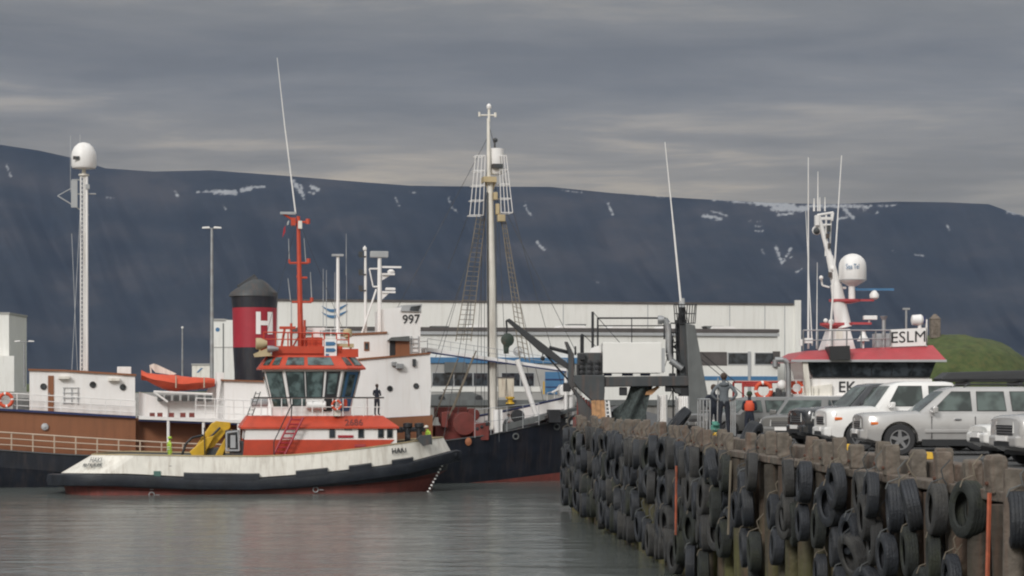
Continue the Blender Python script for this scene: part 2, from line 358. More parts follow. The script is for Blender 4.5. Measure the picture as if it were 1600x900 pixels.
def mountain():
    NX, NR = 900, 190
    pxs = np.linspace(-1500, 3200, 300).tolist()
    pxs = sorted(set([x for x in pxs if x < -20 or x > 1640] + np.linspace(-20, 1640, 1000).tolist()))
    vs = []; sn = []; fs = []
    YB, YT = 6000.0, 8200.0
    for i, px in enumerate(pxs):
        ry = interp(RIDGE, px); Xn = (px - 800) / FPX
        for j in range(NR + 3):
            if j <= NR:
                t = j / NR
                # concave foot, steep cliff under the rim
                Y = YB + (YT - YB) * (t ** .85)
                e = (HZ - 6 + (ry - HZ + 6) * t)         # elevation row in the photo
                z = CH + (HZ - e) / FPX * Y
                g = noise.noise(Vector((px * .008 + .9 * t, t * 1.6, 2))) * 85 + noise.noise(Vector((px * .020 + 4.5 * t, t * 3, 5))) * 34 + noise.noise(Vector((px * .045 + 7 * t, t * 6, 9))) * 12
                k = math.sin(math.pi * min(1, t)) ** .7
                Y2 = Y + g * 4.5 * k
                z2 = z + (g * .18 * k if t < .95 else 0); Y = Y2; z = z2
            else:
                Y = YT + (j - NR) * 350; z = z - 60
            vs.append((Xn * Y, Y, z if j else -5))
            py = HZ - (z - CH) / Y * FPX
            s_ = 0
            if j <= NR:
                wob = noise.noise(Vector((px * .16, py * .3, 0))) * 3.2 + noise.noise(Vector((px * .5, py * .7, 3))) * 2.2
                for (a, b, c, d, hw) in SNOW:
                    if abs(px - (a + c) / 2) > abs(a - c) / 2 + hw + 6 or abs(py - (b + d) / 2) > abs(b - d) / 2 + hw + 6: continue
                    L2 = (c - a) ** 2 + (d - b) ** 2; q = 0 if L2 == 0 else max(0, min(1, ((px - a) * (c - a) + (py - b) * (d - b)) / L2))
                    dd = math.hypot(px - a - q * (c - a), (py - b - q * (d - b)) * 1.15) + wob
                    s_ = max(s_, max(0, min(1, (hw * .82 + .1 - dd) / 2.4)))
            sn.append(s_ * .9)
    W = NR + 3
    for i in range(len(pxs) - 1):
        for j in range(W - 1):
            a = i * W + j; fs.append((a, a + W, a + W + 1, a + 1))
    me = bpy.data.meshes.new('mountain'); me.from_pydata(vs, [], fs); me.materials.append(M['mountain'])
    at = me.attributes.new('snow', 'FLOAT', 'POINT'); at.data.foreach_set('value', sn)
    me.polygons.foreach_set('use_smooth', [True] * len(fs)); me.update()
    o = bpy.data.objects.new('mountain', me); COL.objects.link(o); tag(o, kind='structure')
mountain()

# haze: the air over the bay
hz_ = MB().box(-8800, 8800, -100, 9800, -12, 1500)
h = obj('haze', hz_, 'grass', loc=(0, 0, 0)); h['kind'] = 'stuff'
hm = bpy.data.materials.new('haze_air'); hm.use_nodes = True; t = hm.node_tree; t.nodes.clear()
pv = t.nodes.new('ShaderNodeVolumePrincipled'); pv.inputs['Color'].default_value = (.45, .61, .95, 1); pv.inputs['Density'].default_value = 2.7e-5; pv.inputs['Anisotropy'].default_value = 0.0
ho = t.nodes.new('ShaderNodeOutputMaterial'); t.links.new(pv.outputs[0], ho.inputs['Volume']); h.data.materials.clear(); h.data.materials.append(hm)

# far land: breakwater, quay apron under the warehouse
def land(name, poly, z0, z1, mat, kind='structure'):
    m = MB(); n = len(poly)
    m.add([(x, y, z0) for x, y in poly] + [(x, y, z1) for x, y in poly], [tuple(range(n - 1, -1, -1)), tuple(range(n, 2 * n))] + [(i, (i + 1) % n, (i + 1) % n + n, i + n) for i in range(n)])
    return tag(obj(name, m, mat, loc=(0, 0, 0)), kind=kind)
land('harbour_ground', [(-17, 150), (75, 164), (110, 420), (-17, 420)], -2, 4.9, 'asphalt')
# grassy breakwater on the left
def ridge_strip(name, pts, half, z0, mat, seed):
    m = MB(); rings = []
    for (x, y, hgt) in pts:
        r = []
        for k in range(9):
            q = k / 8 * 2 - 1; r.append((x, y + q * half, z0 + (hgt - z0) * max(0, 1 - abs(q) ** 1.7) + noise.noise(Vector((x * .1, q * 3, seed))) * .5 * (1 - abs(q))))
        rings.append(r)
    m.loft(rings, 0, False, False, closed=False)
    return tag(obj(name, m, mat, smooth=60, loc=(0, 0, 0)), kind='structure')
ridge_strip('breakwater_ground', [(-140 + i * 6, 300, 6.6 + .8 * math.sin(i * .7) + .4 * math.sin(i * 2.1)) for i in range(28)], 26, -2, 'grass', 1)
ridge_strip('road_bank', [(-110 + i * 6, 262, 5.8 + .15 * math.sin(i)) for i in range(20)], 9, -2, 'concrete', 2)
# round grass mound at the right
def mound():
    m = MB(); c = Vector((55.5, 262, 0)); rings = []; top = 13.2; rad = 12.2
    for k in range(15):
        q = k / 14; r = rad * math.sin(q * math.pi / 2) ** .9 + .02; z = 4.8 + (top - 4.8) * (1 - q ** 1.8)
        rings.append([(c.x + r * math.cos(a) * (1 + .03 * noise.noise(Vector((math.cos(a), math.sin(a), q * 3)))), c.y + r * math.sin(a), z + .45 * noise.noise(Vector((r * math.cos(a) * .5, r * math.sin(a) * .5, 0)))) for a in [2 * math.pi * i / 48 for i in range(48)]])
    m.loft(rings, 0, False, False)
    tag(obj('grass_mound', m, 'grass', smooth=70, loc=(c.x, c.y, 4.8)), kind='structure')
    land('mound_ground', [(20, 225), (130, 225), (130, 330), (20, 330)], -2, 4.8, 'grass')
mound()
F = Frame(0, 258)
t_ = empty('drying_shed', F.tf(F.P(1462, 524)), 'small brown stone-like fish drying shed on top of the green grass mound', 'shed')
m = MB(F); x0, x1, w0, w1, z0, z1 = F.bx(1455, 499, 1470, 524, 0, 1.3)
m.box(x0, x1, w0, w1, z0 - .4, z1); m.add([(x0 - .1, w0 - .1, z1), (x1 + .1, w0 - .1, z1), (x1 + .1, w1 + .1, z1), (x0 - .1, w1 + .1, z1), ((x0 + x1) / 2 - .15, (w0 + w1) / 2, z1 + .75), ((x0 + x1) / 2 + .15, (w0 + w1) / 2, z1 + .75)], [(0, 1, 5, 4), (1, 2, 5), (2, 3, 4, 5), (3, 0, 4), (0, 3, 2, 1)])
obj('wall', m, 'stone', t_, bevel=.12)
m = MB(F).box(x0 + .45, x0 + .85, w0 - .05, w0 + .01, z0 + .1, z0 + 1.2); obj('door', m, 'wood', t_)

# ------------------------------------------------------------------ warehouse across the basin
B = Frame(-19.2, 168, R(10.2))
wh = empty('warehouse', B.tf((20, 0, 4.9)), 'long white warehouse with dark roof edge and window bands across the basin', 'building')
zt = B.p(435, 470)[1]; ur = B.p(1250, 476)[0]
m = MB(B).box(0, ur, 0, 26, 4.7, zt)
obj('wall', m, 'bwall', wh)
m = MB(B).box(-.15, ur - .6, -.12, 26, zt, zt + .16); obj('roof', m, 'roofd', wh)
m = MB(B); u0, u1, _, _, z0, z1 = B.bx(1243, 469, 1252, 612, -.3, 0); m.box(u0, u1, -.25, .02, 4.8, z1); obj('end_pilaster', m, 'bwall', wh)
for px in (455, 590, 735, 880, 1012, 1140, 1195, 1226):
    uu = B.p(px, 500)[0]; m = MB(B).box(uu - .03, uu + .03, -.03, .02, 4.9, zt - .05); obj('cladding_joint', m, 'lgrey', wh)
AN = -9.0
xa0 = B.p(470, 516, AN)[0]; xa1 = B.p(1215, 520, AN)[0]; za = B.p(900, 518, AN)[1]
m = MB(B).box(xa0, xa1, AN, -.01, 4.7, za); obj('annex_wall', m, 'bwall', wh)
m = MB(B).box(xa0 - .1, xa1 + .1, AN - .15, -.02, za, za + .28); obj('annex_roof', m, 'roofd', wh)
m = MB(B).box(xa0 - .1, xa1 + .1, AN - .2, AN - .152, za - .3, za - .06); obj('roof_gutter', m, 'lgrey', wh)
for a, b in ((598, 660), (735, 762), (875, 918), (955, 995), (1034, 1060), (1112, 1152)):
    u0 = B.p(a, 516, AN)[0]; u1 = B.p(b, 516, AN)[0]; m = MB(B).prism([(u0, za + .27), (u1, za + .27), (u1 - .2, za + .5), (u0 + .2, za + .5)], AN + .2, AN + 3); obj('skylight', m, 'white', wh)
for px, py in ((690, 509), (905, 506), (1120, 509)):
    u0, u1, _, _, z0, z1 = B.bx(px - 14, py, px + 14, py + 10, AN, 0)
    g_ = MB(B).prism([(u0 + .35, z0), (u1 - .35, z0), (u1, z1), (u0, z1)], AN + .6, AN + 2); obj('roof_vent', g_, 'mgrey', wh)
# upper window band at the right
def window(fr, rect, w, parent, frame='lgrey', gl='glass', sill=.05, mull=1):
    u0, u1, _, _, z0, z1 = fr.bx(*rect, w, w); s = .06
    m = MB(fr).box(u0 - s, u1 + s, w - .05, w + .05, z1, z1 + s).box(u0 - s, u1 + s, w - .05, w + .05, z0 - s, z0).box(u0 - s, u0, w - .05, w + .05, z0, z1).box(u1, u1 + s, w - .05, w + .05, z0, z1)
    for k in range(1, mull): uu = u0 + (u1 - u0) * k / mull; m.box(uu - .03, uu + .03, w - .045, w + .045, z0, z1)
    f = obj('window', m, frame, parent); obj('pane', MB(fr).box(u0, u1, w - .03, w + .03, z0, z1), gl, f); return f
m = MB(B).px(1093, 550, 1136, 571, AN - .03, AN + .01); obj('panel', m, 'roofd', wh)
m = MB(B).px(1209, 549, 1219, 573, AN - .3, AN + .01); obj('panel', m, 'roofd', wh)
window(B, (1138, 552, 1168, 569), AN, wh, mull=1); window(B, (1180, 552, 1208, 569), AN, wh)
m = MB(B).px(1169, 549, 1173, 612, AN - .12, AN - .002); obj('downpipe', m, 'lgrey', wh)
m = MB(B).px(1095, 588, 1215, 594, AN - .05, AN + .01); obj('stripe', m, 'blue', wh)
# ground floor to the left: blue stripe, grey render, windows, door
G1 = AN - .35
m = MB(B).px(600, 567, 905, 640, G1, AN - .01); obj('ground_floor_wall', m, 'bgrey', wh)
m = MB(B).px(600, 559, 905, 567, G1 - .12, AN - .01); obj('stripe', m, 'blue', wh)
for a, b in ((676, 708), (710, 738), (740, 769), (784, 812), (814, 834)): window(B, (a, 583, b, 603), G1, wh)
m = MB(B).px(671, 604, 846, 612, G1 - .04, G1 + .01); obj('sill_band', m, 'bwall', wh)
m = MB(B).px(852, 581, 887, 616, G1 - .06, G1 + .01); dd = obj('door', m, 'blue', wh)
m = MB(B).px(852, 592, 887, 594, G1 - .09, G1 - .05).px(852, 604, 887, 605.5, G1 - .09, G1 - .05); obj('door_rail', m, 'navy', dd)
m = MB(B).px(695, 566, 728, 582, G1 - .3, G1 + .01); obj('awning', m, 'mgrey', wh)
# company mark on the wall: two blue waves
mw = MB(B)
for k, (yy, am) in enumerate(((479, 6), (489, 6))):
    top = []; bot = []
    for i in range(15):
        q = i / 14; x = 503 + 40 * q; y = yy + am * math.sin(q * math.pi * 1.15 + .3) * (.9 if k else 1) - (1 - q) * 3
        th = 4.2 * (1 - abs(q * 2 - 1) ** 2) + .6
        top.append((x, y)); bot.append((x, y + th))
    mw.pp(top + bot[::-1], -.06, -.005)
obj('wave_emblem', mw, 'blue', wh)
# warehouse's own lettering stays bare; quay face below
qw = MB(I3); qw.add([(-17.2, 149.6, -2), (75, 163.6, -2), (75, 163.6, 4.6), (-17.2, 149.6, 4.6), (-17.2, 150.4, 4.6), (75, 164.4, 4.6)], [(0, 1, 2, 3), (3, 2, 5, 4)])
tag(obj('basin_wall', qw, 'concrete', loc=(0, 149, 0)), 'grey concrete quay wall below the white warehouse', 'quay wall')
cp = MB(I3); cp.add([(-17.2, 149.4, 4.6), (75, 163.4, 4.6), (75, 163.4, 5.02), (-17.2, 149.4, 5.02), (-17.2, 150.2, 5.02), (75, 164.2, 5.02), (-17.2, 150.2, 4.6), (75, 164.2, 4.6)], [(0, 1, 2, 3), (3, 2, 5, 4), (4, 5, 7, 6)])
tag(obj('quay_edge_beam', cp, 'mgrey', loc=(0, 149, 0)), 'low grey edge beam along the far quay in front of the warehouse', 'edge beam')
# things on the far quay
F = Frame(0, 154)
c_ = empty('rusty_container', F.tf(F.P(790, 622)), 'rust streaked cream container standing on the quay by the mast', 'container')
u0, u1, _, _, z0, z1 = F.bx(778, 591, 803, 621, 0, 0); m = MB(F).box(u0, u1, 0, 2.2, z0, z1)
m.box(u0 - .05, u1 + .05, -.05, 2.25, z1, z1 + .1, 1)
for k in range(7): uu = u0 + (u1 - u0) * (k + .5) / 7; m.box(uu - .03, uu + .03, -.04, 0, z0 + .05, z1 - .02)
obj('body', m, [paint('rusty_cream_paint', (.62, .56, .46), .6, var=.08, dirt=RUST, dirt_amt=.9, streak=True), 'roofd'], c_)
m = MB(F).box((u0 + u1) / 2 - .02, (u0 + u1) / 2 + .02, -.06, -.041, z0 + .1, z1 - .1); obj('door_seam', m, 'dark', c_)
F2 = Frame(0, 151.5)
b_ = empty('yellow_mooring_bollard', F2.tf(F2.P(797, 633)), 'yellow twin headed mooring bollard on the quay below the rusty container', 'bollard')
u0, u1, _, _, z0, z1 = F2.bx(790, 620, 804, 631, 0, 0); m = MB(F2)
m.lathe(((u0 + u1) / 2, .3, z0), [(.34, 0), (.3, .1), (.2, .14), (.2, .34), (.33, .38), (.33, .5), (.1, .53)], 14); obj('post', m, 'yellow', b_, smooth=40)
p_ = MB(B).px(849, 596, 851, 616, G1 - 1, G1 - .9); tag(obj('yellow_post', p_, 'yellow'), 'thin yellow guard post beside the blue warehouse door', 'post')
# parked/covered low shed on the quay behind the red winch
F3 = Frame(0, 152.5)
s_ = empty('work_float', F3.tf(F3.P(715, 630)), 'low grey covered trailer with rail frame on the quay left of the mast', 'trailer')
m = MB(F3).pp([(672, 630), (672, 617), (700, 615), (735, 612), (752, 618), (757, 630)], 0, 2.2); obj('cover', m, 'mgrey', s_)
m = MB(F3)
for px in (694, 706, 720): m.tp((px, 617), (px, 609), .03, .3)
m.tp((692, 609), (722, 609), .03, .3); obj('rail', m, 'dark', s_)
for px in (690, 748):
    m = MB(F3); c0 = F3.P(px, 630); m.lathe((c0[0], -.1, 5.15), [(.05, 0), (.24, .02), (.24, .16), (.05, .18)], 14, 'y'); obj('wheel', m, 'cartyre', s_)

# ------------------------------------------------------------------ distant things on the left
def lamp_post(px, ytop, ybot, Y, label, r=.11, arm=True, grp=None):
    f = Frame(0, Y); e = empty('street_lamp', f.tf(f.P(px, ybot)), label, 'street lamp', grp)
    a = f.P(px, ybot); b = f.P(px, ytop); m = MB(f).tube(a, b, r * 1.5, r, 8); obj('pole', m, 'steel', e, smooth=50)
    if arm:
        w_ = .6 if arm is True else arm
        m = MB(f).tube((b[0] - w_, 0, b[2]), (b[0] + w_, 0, b[2]), .05); obj('arm', m, 'steel', e)
        for s in (-1, 1):
            m = MB(f).prism([(b[0] + s * w_ - .4 * s, b[2] + .02), (b[0] + s * (w_ + .35), b[2] + .0), (b[0] + s * (w_ + .3), b[2] + .14), (b[0] + s * w_ - .3 * s, b[2] + .18)], -.15, .15); obj('lamp_head', m, 'white', e)
    else:
        m = MB(f).ball((b[0], 0, b[2] + .1), .16, 8); obj('lamp_head', m, 'white', e)
lamp_post(331, 357, 600, 190, 'tall twin headed lamp post rising left of the black funnel', .13, .55)
lamp_post(285, 513, 598, 262, 'thin single lamp post behind the orange lifeboat', .09, False)
lamp_post(38, 534, 605, 262, 'short twin armed lamp post near the left silo', .1, .9)
F = Frame(0, 270)
sl_ = empty('storage_silo', F.tf(F.P(5, 612)), 'tall pale stepped storage building at the left edge of the photo', 'building')
m = MB(F).px(-60, 490, 14, 612, 4, 14); obj('wall', m, 'bwall', sl_)
m = MB(F).px(-60, 556, 22, 612, 1, 3.98); obj('lower_wall', m, 'bwall', sl_)
m = MB(F).px(-61, 488, 15, 491, 3.9, 14.1); obj('roof', m, 'bgrey', sl_)
m = MB(F).px(-30, 500, -10, 520, 3.9, 4.01); obj('window', m, 'glass', sl_)
F = Frame(0, 205)
cb_ = empty('container_stack', F.tf(F.P(348, 600)), 'tall pale panelled tank block with small blue mark beside the lamp post', 'building')
m = MB(F).px(333, 500, 366, 600, 0, 4); obj('wall', m, 'bwall', cb_)
m = MB(F).px(332, 498, 352, 501, -.1, 4.1).px(330, 542, 366, 543, -.05, 0); obj('roof_edge', m, 'bgrey', cb_)
m = MB(F); c0 = F.P(340, 515, -.02); m.lathe(c0, [(.01, 0), (.22, 0), (.22, .02)], 12, 'y'); obj('round_emblem', m, 'blue', cb_)
m = MB(F).px(348, 505, 349.5, 600, -.06, -.005); obj('ladder', m, 'mgrey', cb_)
F = Frame(0, 230)
hb_ = empty('harbour_hut', F.tf(F.P(315, 600)), 'small pale flat roofed hut behind the lifeboat stern', 'hut')
m = MB(F).px(300, 570, 331, 600, 0, 4); obj('wall', m, 'cream', hb_)
m = MB(F).px(299, 568, 332, 570.5, -.1, 4.1); obj('roof', m, 'bgrey', hb_)
obj('marking', MB(F).pp([(307, 582), (310, 582), (317, 575), (314, 575)], -.05, -.005), 'blue', hb_)
# ------------------------------------------------------------------ hull builder
def hull(fr, rows, cw, shape, n=48, deck=True, deckdz=0, bands=None):
    """rows: (px0, px1, [(px,py)..], half breadth, material index of the band below this row), from top down"""
    m = MB(fr); grid = []
    for (p0, p1, ys, hb, mi) in rows:
        line = []
        for i in range(n + 1):
            t = i / n; t = .5 - .5 * math.cos(math.pi * t) if True else t
            px = p0 + (p1 - p0) * t; py = interp(ys, px); h = hb * shape(t)
            u, z = fr.p(px, py, cw - h)
            line.append((u, z, h))
        grid.append(line)
    for r in range(len(rows) - 1):
        for sgn in (-1, 1):
            for i in range(n):
                q = [grid[r][i], grid[r][i + 1], grid[r + 1][i + 1], grid[r + 1][i]]
                m.add([(a, cw + sgn * h, b) for a, b, h in q], [(0, 1, 2, 3)], rows[r][4])
    return m, grid
def deck_mesh(fr, grid, row, cw, dz, mi=0, inset=.05):
    m = MB(fr); L = grid[row]
    for a, b in zip(L, L[1:]):
        m.add([(a[0], cw - max(0, a[2] - inset), a[1] + dz), (b[0], cw - max(0, b[2] - inset), b[1] + dz), (b[0], cw + max(0, b[2] - inset), b[1] + dz), (a[0], cw + max(0, a[2] - inset), a[1] + dz)], [(0, 1, 2, 3)], mi)
    return m
def railing(fr, top, bot, w, step, r=.035, mids=(.5,), name='railing', mat='white', parent=None, n=5):
    """top/bot: pixel polylines; posts every `step` pixels"""
    m = MB(fr); x0, x1 = top[0][0], top[-1][0]; k = max(1, round(abs(x1 - x0) / step)); P_ = []
    for i in range(k + 1):
        px = x0 + (x1 - x0) * i / k; a = fr.P(px, interp(top, px), w); b = fr.P(px, interp(bot, px), w); m.tube(b, a, r, n=n); P_.append((a, b))
    for (a, b), (c, d) in zip(P_, P_[1:]):
        m.tube(a, c, r, n=n)
        for q in mids: m.tube(tuple(np.array(b) + (np.array(a) - np.array(b)) * q), tuple(np.array(d) + (np.array(c) - np.array(d)) * q), r * .8, n=n)
    return obj(name, m, mat, parent)
def porthole(fr, px, py, w, parent, r=.17, rim='dark'):
    c = fr.P(px, py, w); m = MB(fr).ringl((c[0], w - .07, c[2]), [(r * .72, 0), (r, 0), (r, .09), (r * .72, .09)], 14, 'y'); 
    o = obj('porthole', m, rim, parent, smooth=40)
    obj('pane', MB(fr).lathe((c[0], w - .04, c[2]), [(.01, 0), (r * .8, 0), (r * .8, .05)], 12, 'y'), 'glass', o)
def life_ring(fr, px, py, w, R_, parent=None, mat='orange', label=None):
    c = fr.P(px, py, w); m = MB(fr).torus(c, R_, R_ * .27, 'y', 24, 8)
    for i, f in enumerate(m.f): m.m[i] = 1 if (i // 8) % 6 == 0 else 0
    o = obj('life_ring', m, [mat, 'white'], parent, smooth=60)
    if parent is None: tag(o, label, 'life ring')
    return o

# ================================================================== TUG
T0 = Frame((75 - 800) / FPX * 108.5, 108.5, R(9.3)); CW = 3.5
tug = empty('tug_boat', T0.tf(T0.P(390, 775, CW)), 'red, white and black harbour tug numbered 2686 lying in front of the whaling ship', 'tug boat')
TOP = [(140, 711), (200, 711), (300, 713), (400, 713.5), (450, 712), (500, 708), (560, 702), (620, 694), (660, 688), (700, 683)]
BND = [(85, 739), (200, 740), (300, 745), (400, 746), (470, 741), (560, 732), (640, 721), (690, 708), (712, 702)]
FB = [(75, 751), (200, 762), (300, 766), (450, 764), (560, 757), (640, 748), (700, 734), (712, 722)]
RB = [(85, 759), (200, 766), (300, 768), (450, 763), (600, 756), (690, 745)]
def tshape(t):
    a = min(1, (1 - max(0, 1 - t / .13) ** 2.2) ** .5)
    b = 1 if t < .64 else max(0, 1 - ((t - .64) / .36) ** 2.7) ** .7
    return max(.002, min(a, b))
rows = [(143, 693, TOP, 3.35, 0), (95, 704, BND, 3.5, 1), (96, 704, [(x, y + 3) for x, y in BND], 3.42, 1), (88, 698, FB, 3.35, 2), (100, 680, RB, 3.2, 2), (104, 672, [(100, 778), (400, 777), (672, 772)], 3.2, 2), (130, 655, [(100, 800), (660, 795)], 2.8, 2)]
m, gt = hull(T0, rows, CW, tshape)
obj('hull', m, ['cream', 'black', 'boot'], tug, smooth=45)
inn = [(147, 690, TOP, 3.22, 0), (147, 690, [(x, y + 26) for x, y in TOP], 3.22, 0)]
m2, _g = hull(T0, inn, CW, tshape); obj('inner_bulwark', m2, 'mgrey', tug, smooth=45)
obj('deck', deck_mesh(T0, gt, 0, CW, -.82, inset=.12), 'mgrey', tug)
# rail cap
m = MB(T0); L = gt[0]
for sg in (-1, 1):
    for a, b in zip(L, L[1:]): m.add([(a[0], CW + sg * (a[2] + .04), a[1]), (b[0], CW + sg * (b[2] + .04), b[1]), (b[0], CW + sg * max(0, b[2] - .18), b[1]), (a[0], CW + sg * max(0, a[2] - .18), a[1]), (a[0], CW + sg * (a[2] + .04), a[1] + .06), (b[0], CW + sg * (b[2] + .04), b[1] + .06), (b[0], CW + sg * max(0, b[2] - .18), b[1] + .06), (a[0], CW + sg * max(0, a[2] - .18), a[1] + .06)], [(4, 5, 6, 7), (0, 1, 5, 4), (3, 2, 6, 7)])
obj('bulwark_rail', m, 'ochre', tug)
# rubbing fender
m = MB(T0); NF = 48
sec = [(-.05, 0), (.24, -.05), (.30, -.35), (.22, -.62), (-.05, -.66)]
for sg in (-1, 1):
    rings = []
    for i in range(NF + 1):
        t = .5 - .5 * math.cos(math.pi * i / NF); px = 80 + (715 - 80) * t; u, z = T0.p(px, interp(BND, px) + 1, CW - 3.5 * tshape(t))
        sc = 1 + .0 * t; h = 3.46 * tshape(t); rings.append([(u + (o if i == NF else -o if i == 0 else 0) * .8, CW + sg * (h + o), z + dz * sc) for o, dz in sec])
    m.loft(rings, 0, True, True, closed=True)
obj('rubbing_fender', m, 'rubber', tug, smooth=40)
for (a, b) in ((287, 405), (462, 512), (545, 580), (612, 645)):
    mm = MB(T0); n_ = 8; rings = []
    for i in range(n_ + 1):
        px = a + (b - a) * i / n_; t = (px - 95) / (704 - 95); h = 3.48 * tshape(t); u, z = T0.p(px, interp(BND, px), CW - h); top = .22
        rings.append([(u, CW - h - .0, z + top), (u, CW - h - .24, z + top - .06), (u, CW - h - .26, z - .12), (u, CW - h, z - .12)])
    mm.loft(rings); obj('fender_block', mm, 'rubber', tug)
for px in (266, 470): 
    if px == 266: porthole(T0, px, 732, CW - 3.36, tug, .15)
obj('exhaust_outlet', MB(T0).px(240, 736, 251, 745, CW - 3.55, CW - 3.2), paint('green_stained_paint', (.08, .16, .14), .6), tug)
# anchor chain, draught marks
m = MB(T0)
for i in range(9):
    a = i / 8; px = 690 - 22 * a; py = 728 + 40 * a
    t = (px - 95) / 609; c = T0.P(px, py, CW - 3.2 * tshape(min(.97, t))); c = (c[0], CW - 3.35 * tshape(min(.97, t)) - .12, c[2]); m.box(c[0] - .05, c[0] + .05, c[1] - .03, c[1] + .03, c[2] - .04, c[2] + .05)
obj('draught_marks', m, 'white', tug)
for px, py in ((237, 773), (493, 765)):
    c = T0.P(px, py, CW - 3.25); m = MB(T0).torus((c[0], CW - 3.32, c[2]), .14, .03, 'y', 12, 5).box(c[0] - .1, c[0] + .1, CW - 3.36, CW - 3.3, c[2] + .26, c[2] + .3).box(c[0] + .2, c[0] + .42, CW - 3.36, CW - 3.3, c[2] - .03, c[2] + .01); obj('load_mark', m, 'lgrey', tug)
def on_tug(px0, px1, hb=3.44):
    """plane follows the curving plating"""
    return lambda tx, ty: CW - (3.48 - .1 * ty) * tshape((px0 + (px1 - px0) * tx - (95 + 30 * ty)) / (608 - 45 * ty)) - .09
text('name_lettering', 'HAKI', T0, (612, 700, 635, 709.5), on_tug(612, 635), 'dark', tug, bold=.012, rise=.10)
text('stern_lettering', 'HAKI', T0, (140, 715, 158, 722), on_tug(140, 158), 'mgrey', tug, shear=.05)
text('stern_lettering', 'REYKJAVIK', T0, (128, 723.5, 159, 731), on_tug(128, 159), 'mgrey', tug, shear=.05)
# deckhouse
W0, W1 = 1.2, 5.8
m = MB(T0).pp([(384, 668), (380, 712), (620, 702), (620, 668)], W0, W1, 0); obj('deckhouse', m, 'white', tug)
m = MB(T0).pp([(382, 687), (380, 712), (598, 705), (616, 687)], W0 - .05, W1 + .05, 0); obj('deckhouse_lower_side', m, 'red', tug)
m = MB(T0); z0 = T0.p(500, 667, W0)[1]; z1 = T0.p(500, 650, W0)[1]
a0 = T0.p(376, 667, W0)[0]; a1 = T0.p(623, 667, W0)[0]; b0 = T0.p(388, 650, W0)[0]; b1 = T0.p(600, 650, W0)[0]
m.loft([[(a0, W0 - .12, z0), (a1, W0 - .12, z0), (a1, W1 + .12, z0), (a0, W1 + .12, z0)], [(b0, W0 + .45, z1), (b1, W0 + .45, z1), (b1, W1 - .45, z1), (b0, W1 - .45, z1)]]); m.box(a0, a1, W0 - .14, W1 + .14, z0 - .1, z0 - .003)
obj('deckhouse_roof', m, 'red', tug)
for px in (519, 564, 595, 609): 
    u0, u1, _, _, zz0, zz1 = T0.bx(px - 3.5, 671, px + 3.5, 683, W0, W0); f = obj('window', MB(T0).box(u0 - .04, u1 + .04, W0 - .05, W0 + .02, zz0 - .04, zz1 + .04), 'mgrey', tug); obj('pane', MB(T0).box(u0, u1, W0 - .065, W0, zz0, zz1), 'glass', f)
obj('name_board', MB(T0).px(528, 680, 552, 684, W0 - .06, W0 - .003), 'crimson', tug)
obj('orange_board', MB(T0).px(554, 694, 571, 698, W0 - .10, W0 - .052), 'coral', tug)
obj('vent_grille', MB(T0).px(538, 669, 550, 672, W0 - .07, W0 - .003), 'mgrey', tug)
text('number_lettering', '2686', T0, (539, 655, 567, 665), lambda tx, ty: W0 - .15 + .57 * (.12 + .58 * ty), 'winch', tug, bold=.02)
# wheelhouse: octagonal, windows leaning out at the top
zb = T0.p(480, 641, 1.6)[1]; zs = T0.p(480, 622, 1.6)[1]; ztp = T0.p(480, 577, 1.4)[1]; zbase = T0.p(480, 652, 1.6)[1]
ub0, ub1 = T0.p(428, 641, 1.8)[0], T0.p(550, 641, 1.8)[0]; ut0, ut1 = T0.p(413, 577, 1.5)[0], T0.p(566, 577, 1.5)[0]
def octo(u0, u1, w0, w1, z, cu, cwd): return [(u0 + cu, w0, z), (u1 - cu, w0, z), (u1, w0 + cwd, z), (u1, w1 - cwd, z), (u1 - cu, w1, z), (u0 + cu, w1, z), (u0, w1 - cwd, z), (u0, w0 + cwd, z)]
ob = octo(ub0, ub1, 1.65, 5.35, zb, .9, .9); ot = octo(ut0, ut1, 1.35, 5.65, ztp, 1.05, 1.0)
obase = octo(ub0, ub1, 1.65, 5.35, zbase, .9, .9)
m = MB(T0).loft([obase, ob, ot]); obj('wheelhouse', m, 'white', tug)
def facet(i, s0, s1, t0, t1, out, th=.03, mb=None):
    """quad on wheelhouse facet i, s along the facet, t up it"""
    a, b = Vector(ob[i]), Vector(ob[(i + 1) % 8]); c, d = Vector(ot[i]), Vector(ot[(i + 1) % 8])
    pt = lambda s, t: (a.lerp(b, s)).lerp(c.lerp(d, s), t)
    nrm = (b - a).cross(c - a).normalized()
    mid = (a + b) / 2 - Vector(((ub0 + ub1) / 2, 3.5, a.z))
    if nrm.dot(mid) < 0: nrm = -nrm
    q = [pt(s0, t0), pt(s1, t0), pt(s1, t1), pt(s0, t1)]
    mb = mb or MB(T0); mb.loft([[v + nrm * (out - th) for v in q], [v + nrm * out for v in q]]); return mb
wins = [(7, .10, .88, .10, .93), (0, .04, .32, .12, .93), (0, .38, .66, .30, .93), (1, .12, .9, .3, .93), (2, .1, .9, .3, .93), (6, .08, .46, .3, .93), (6, .54, .92, .3, .93), (4, .1, .45, .3, .93), (4, .55, .9, .3, .93)]
for (i, a, b, c, d) in wins:
    f = obj('window', facet(i, a - .02, b + .02, c - .015, d + .015, .03), 'dark', tug)
    obj('pane', facet(i, a, b, c, d, .045), 'tglass', f)
dr = obj('door', facet(0, .72, .96, -.02, .95, .035), 'dark', tug); obj('pane', facet(0, .76, .92, .4, .9, .05), 'tglass', dr)
db = obj('door', facet(1, .2, .84, -.02, .95, .06), 'blue', tug); obj('pane', facet(1, .34, .70, .35, .88, .075), 'tglass', db)
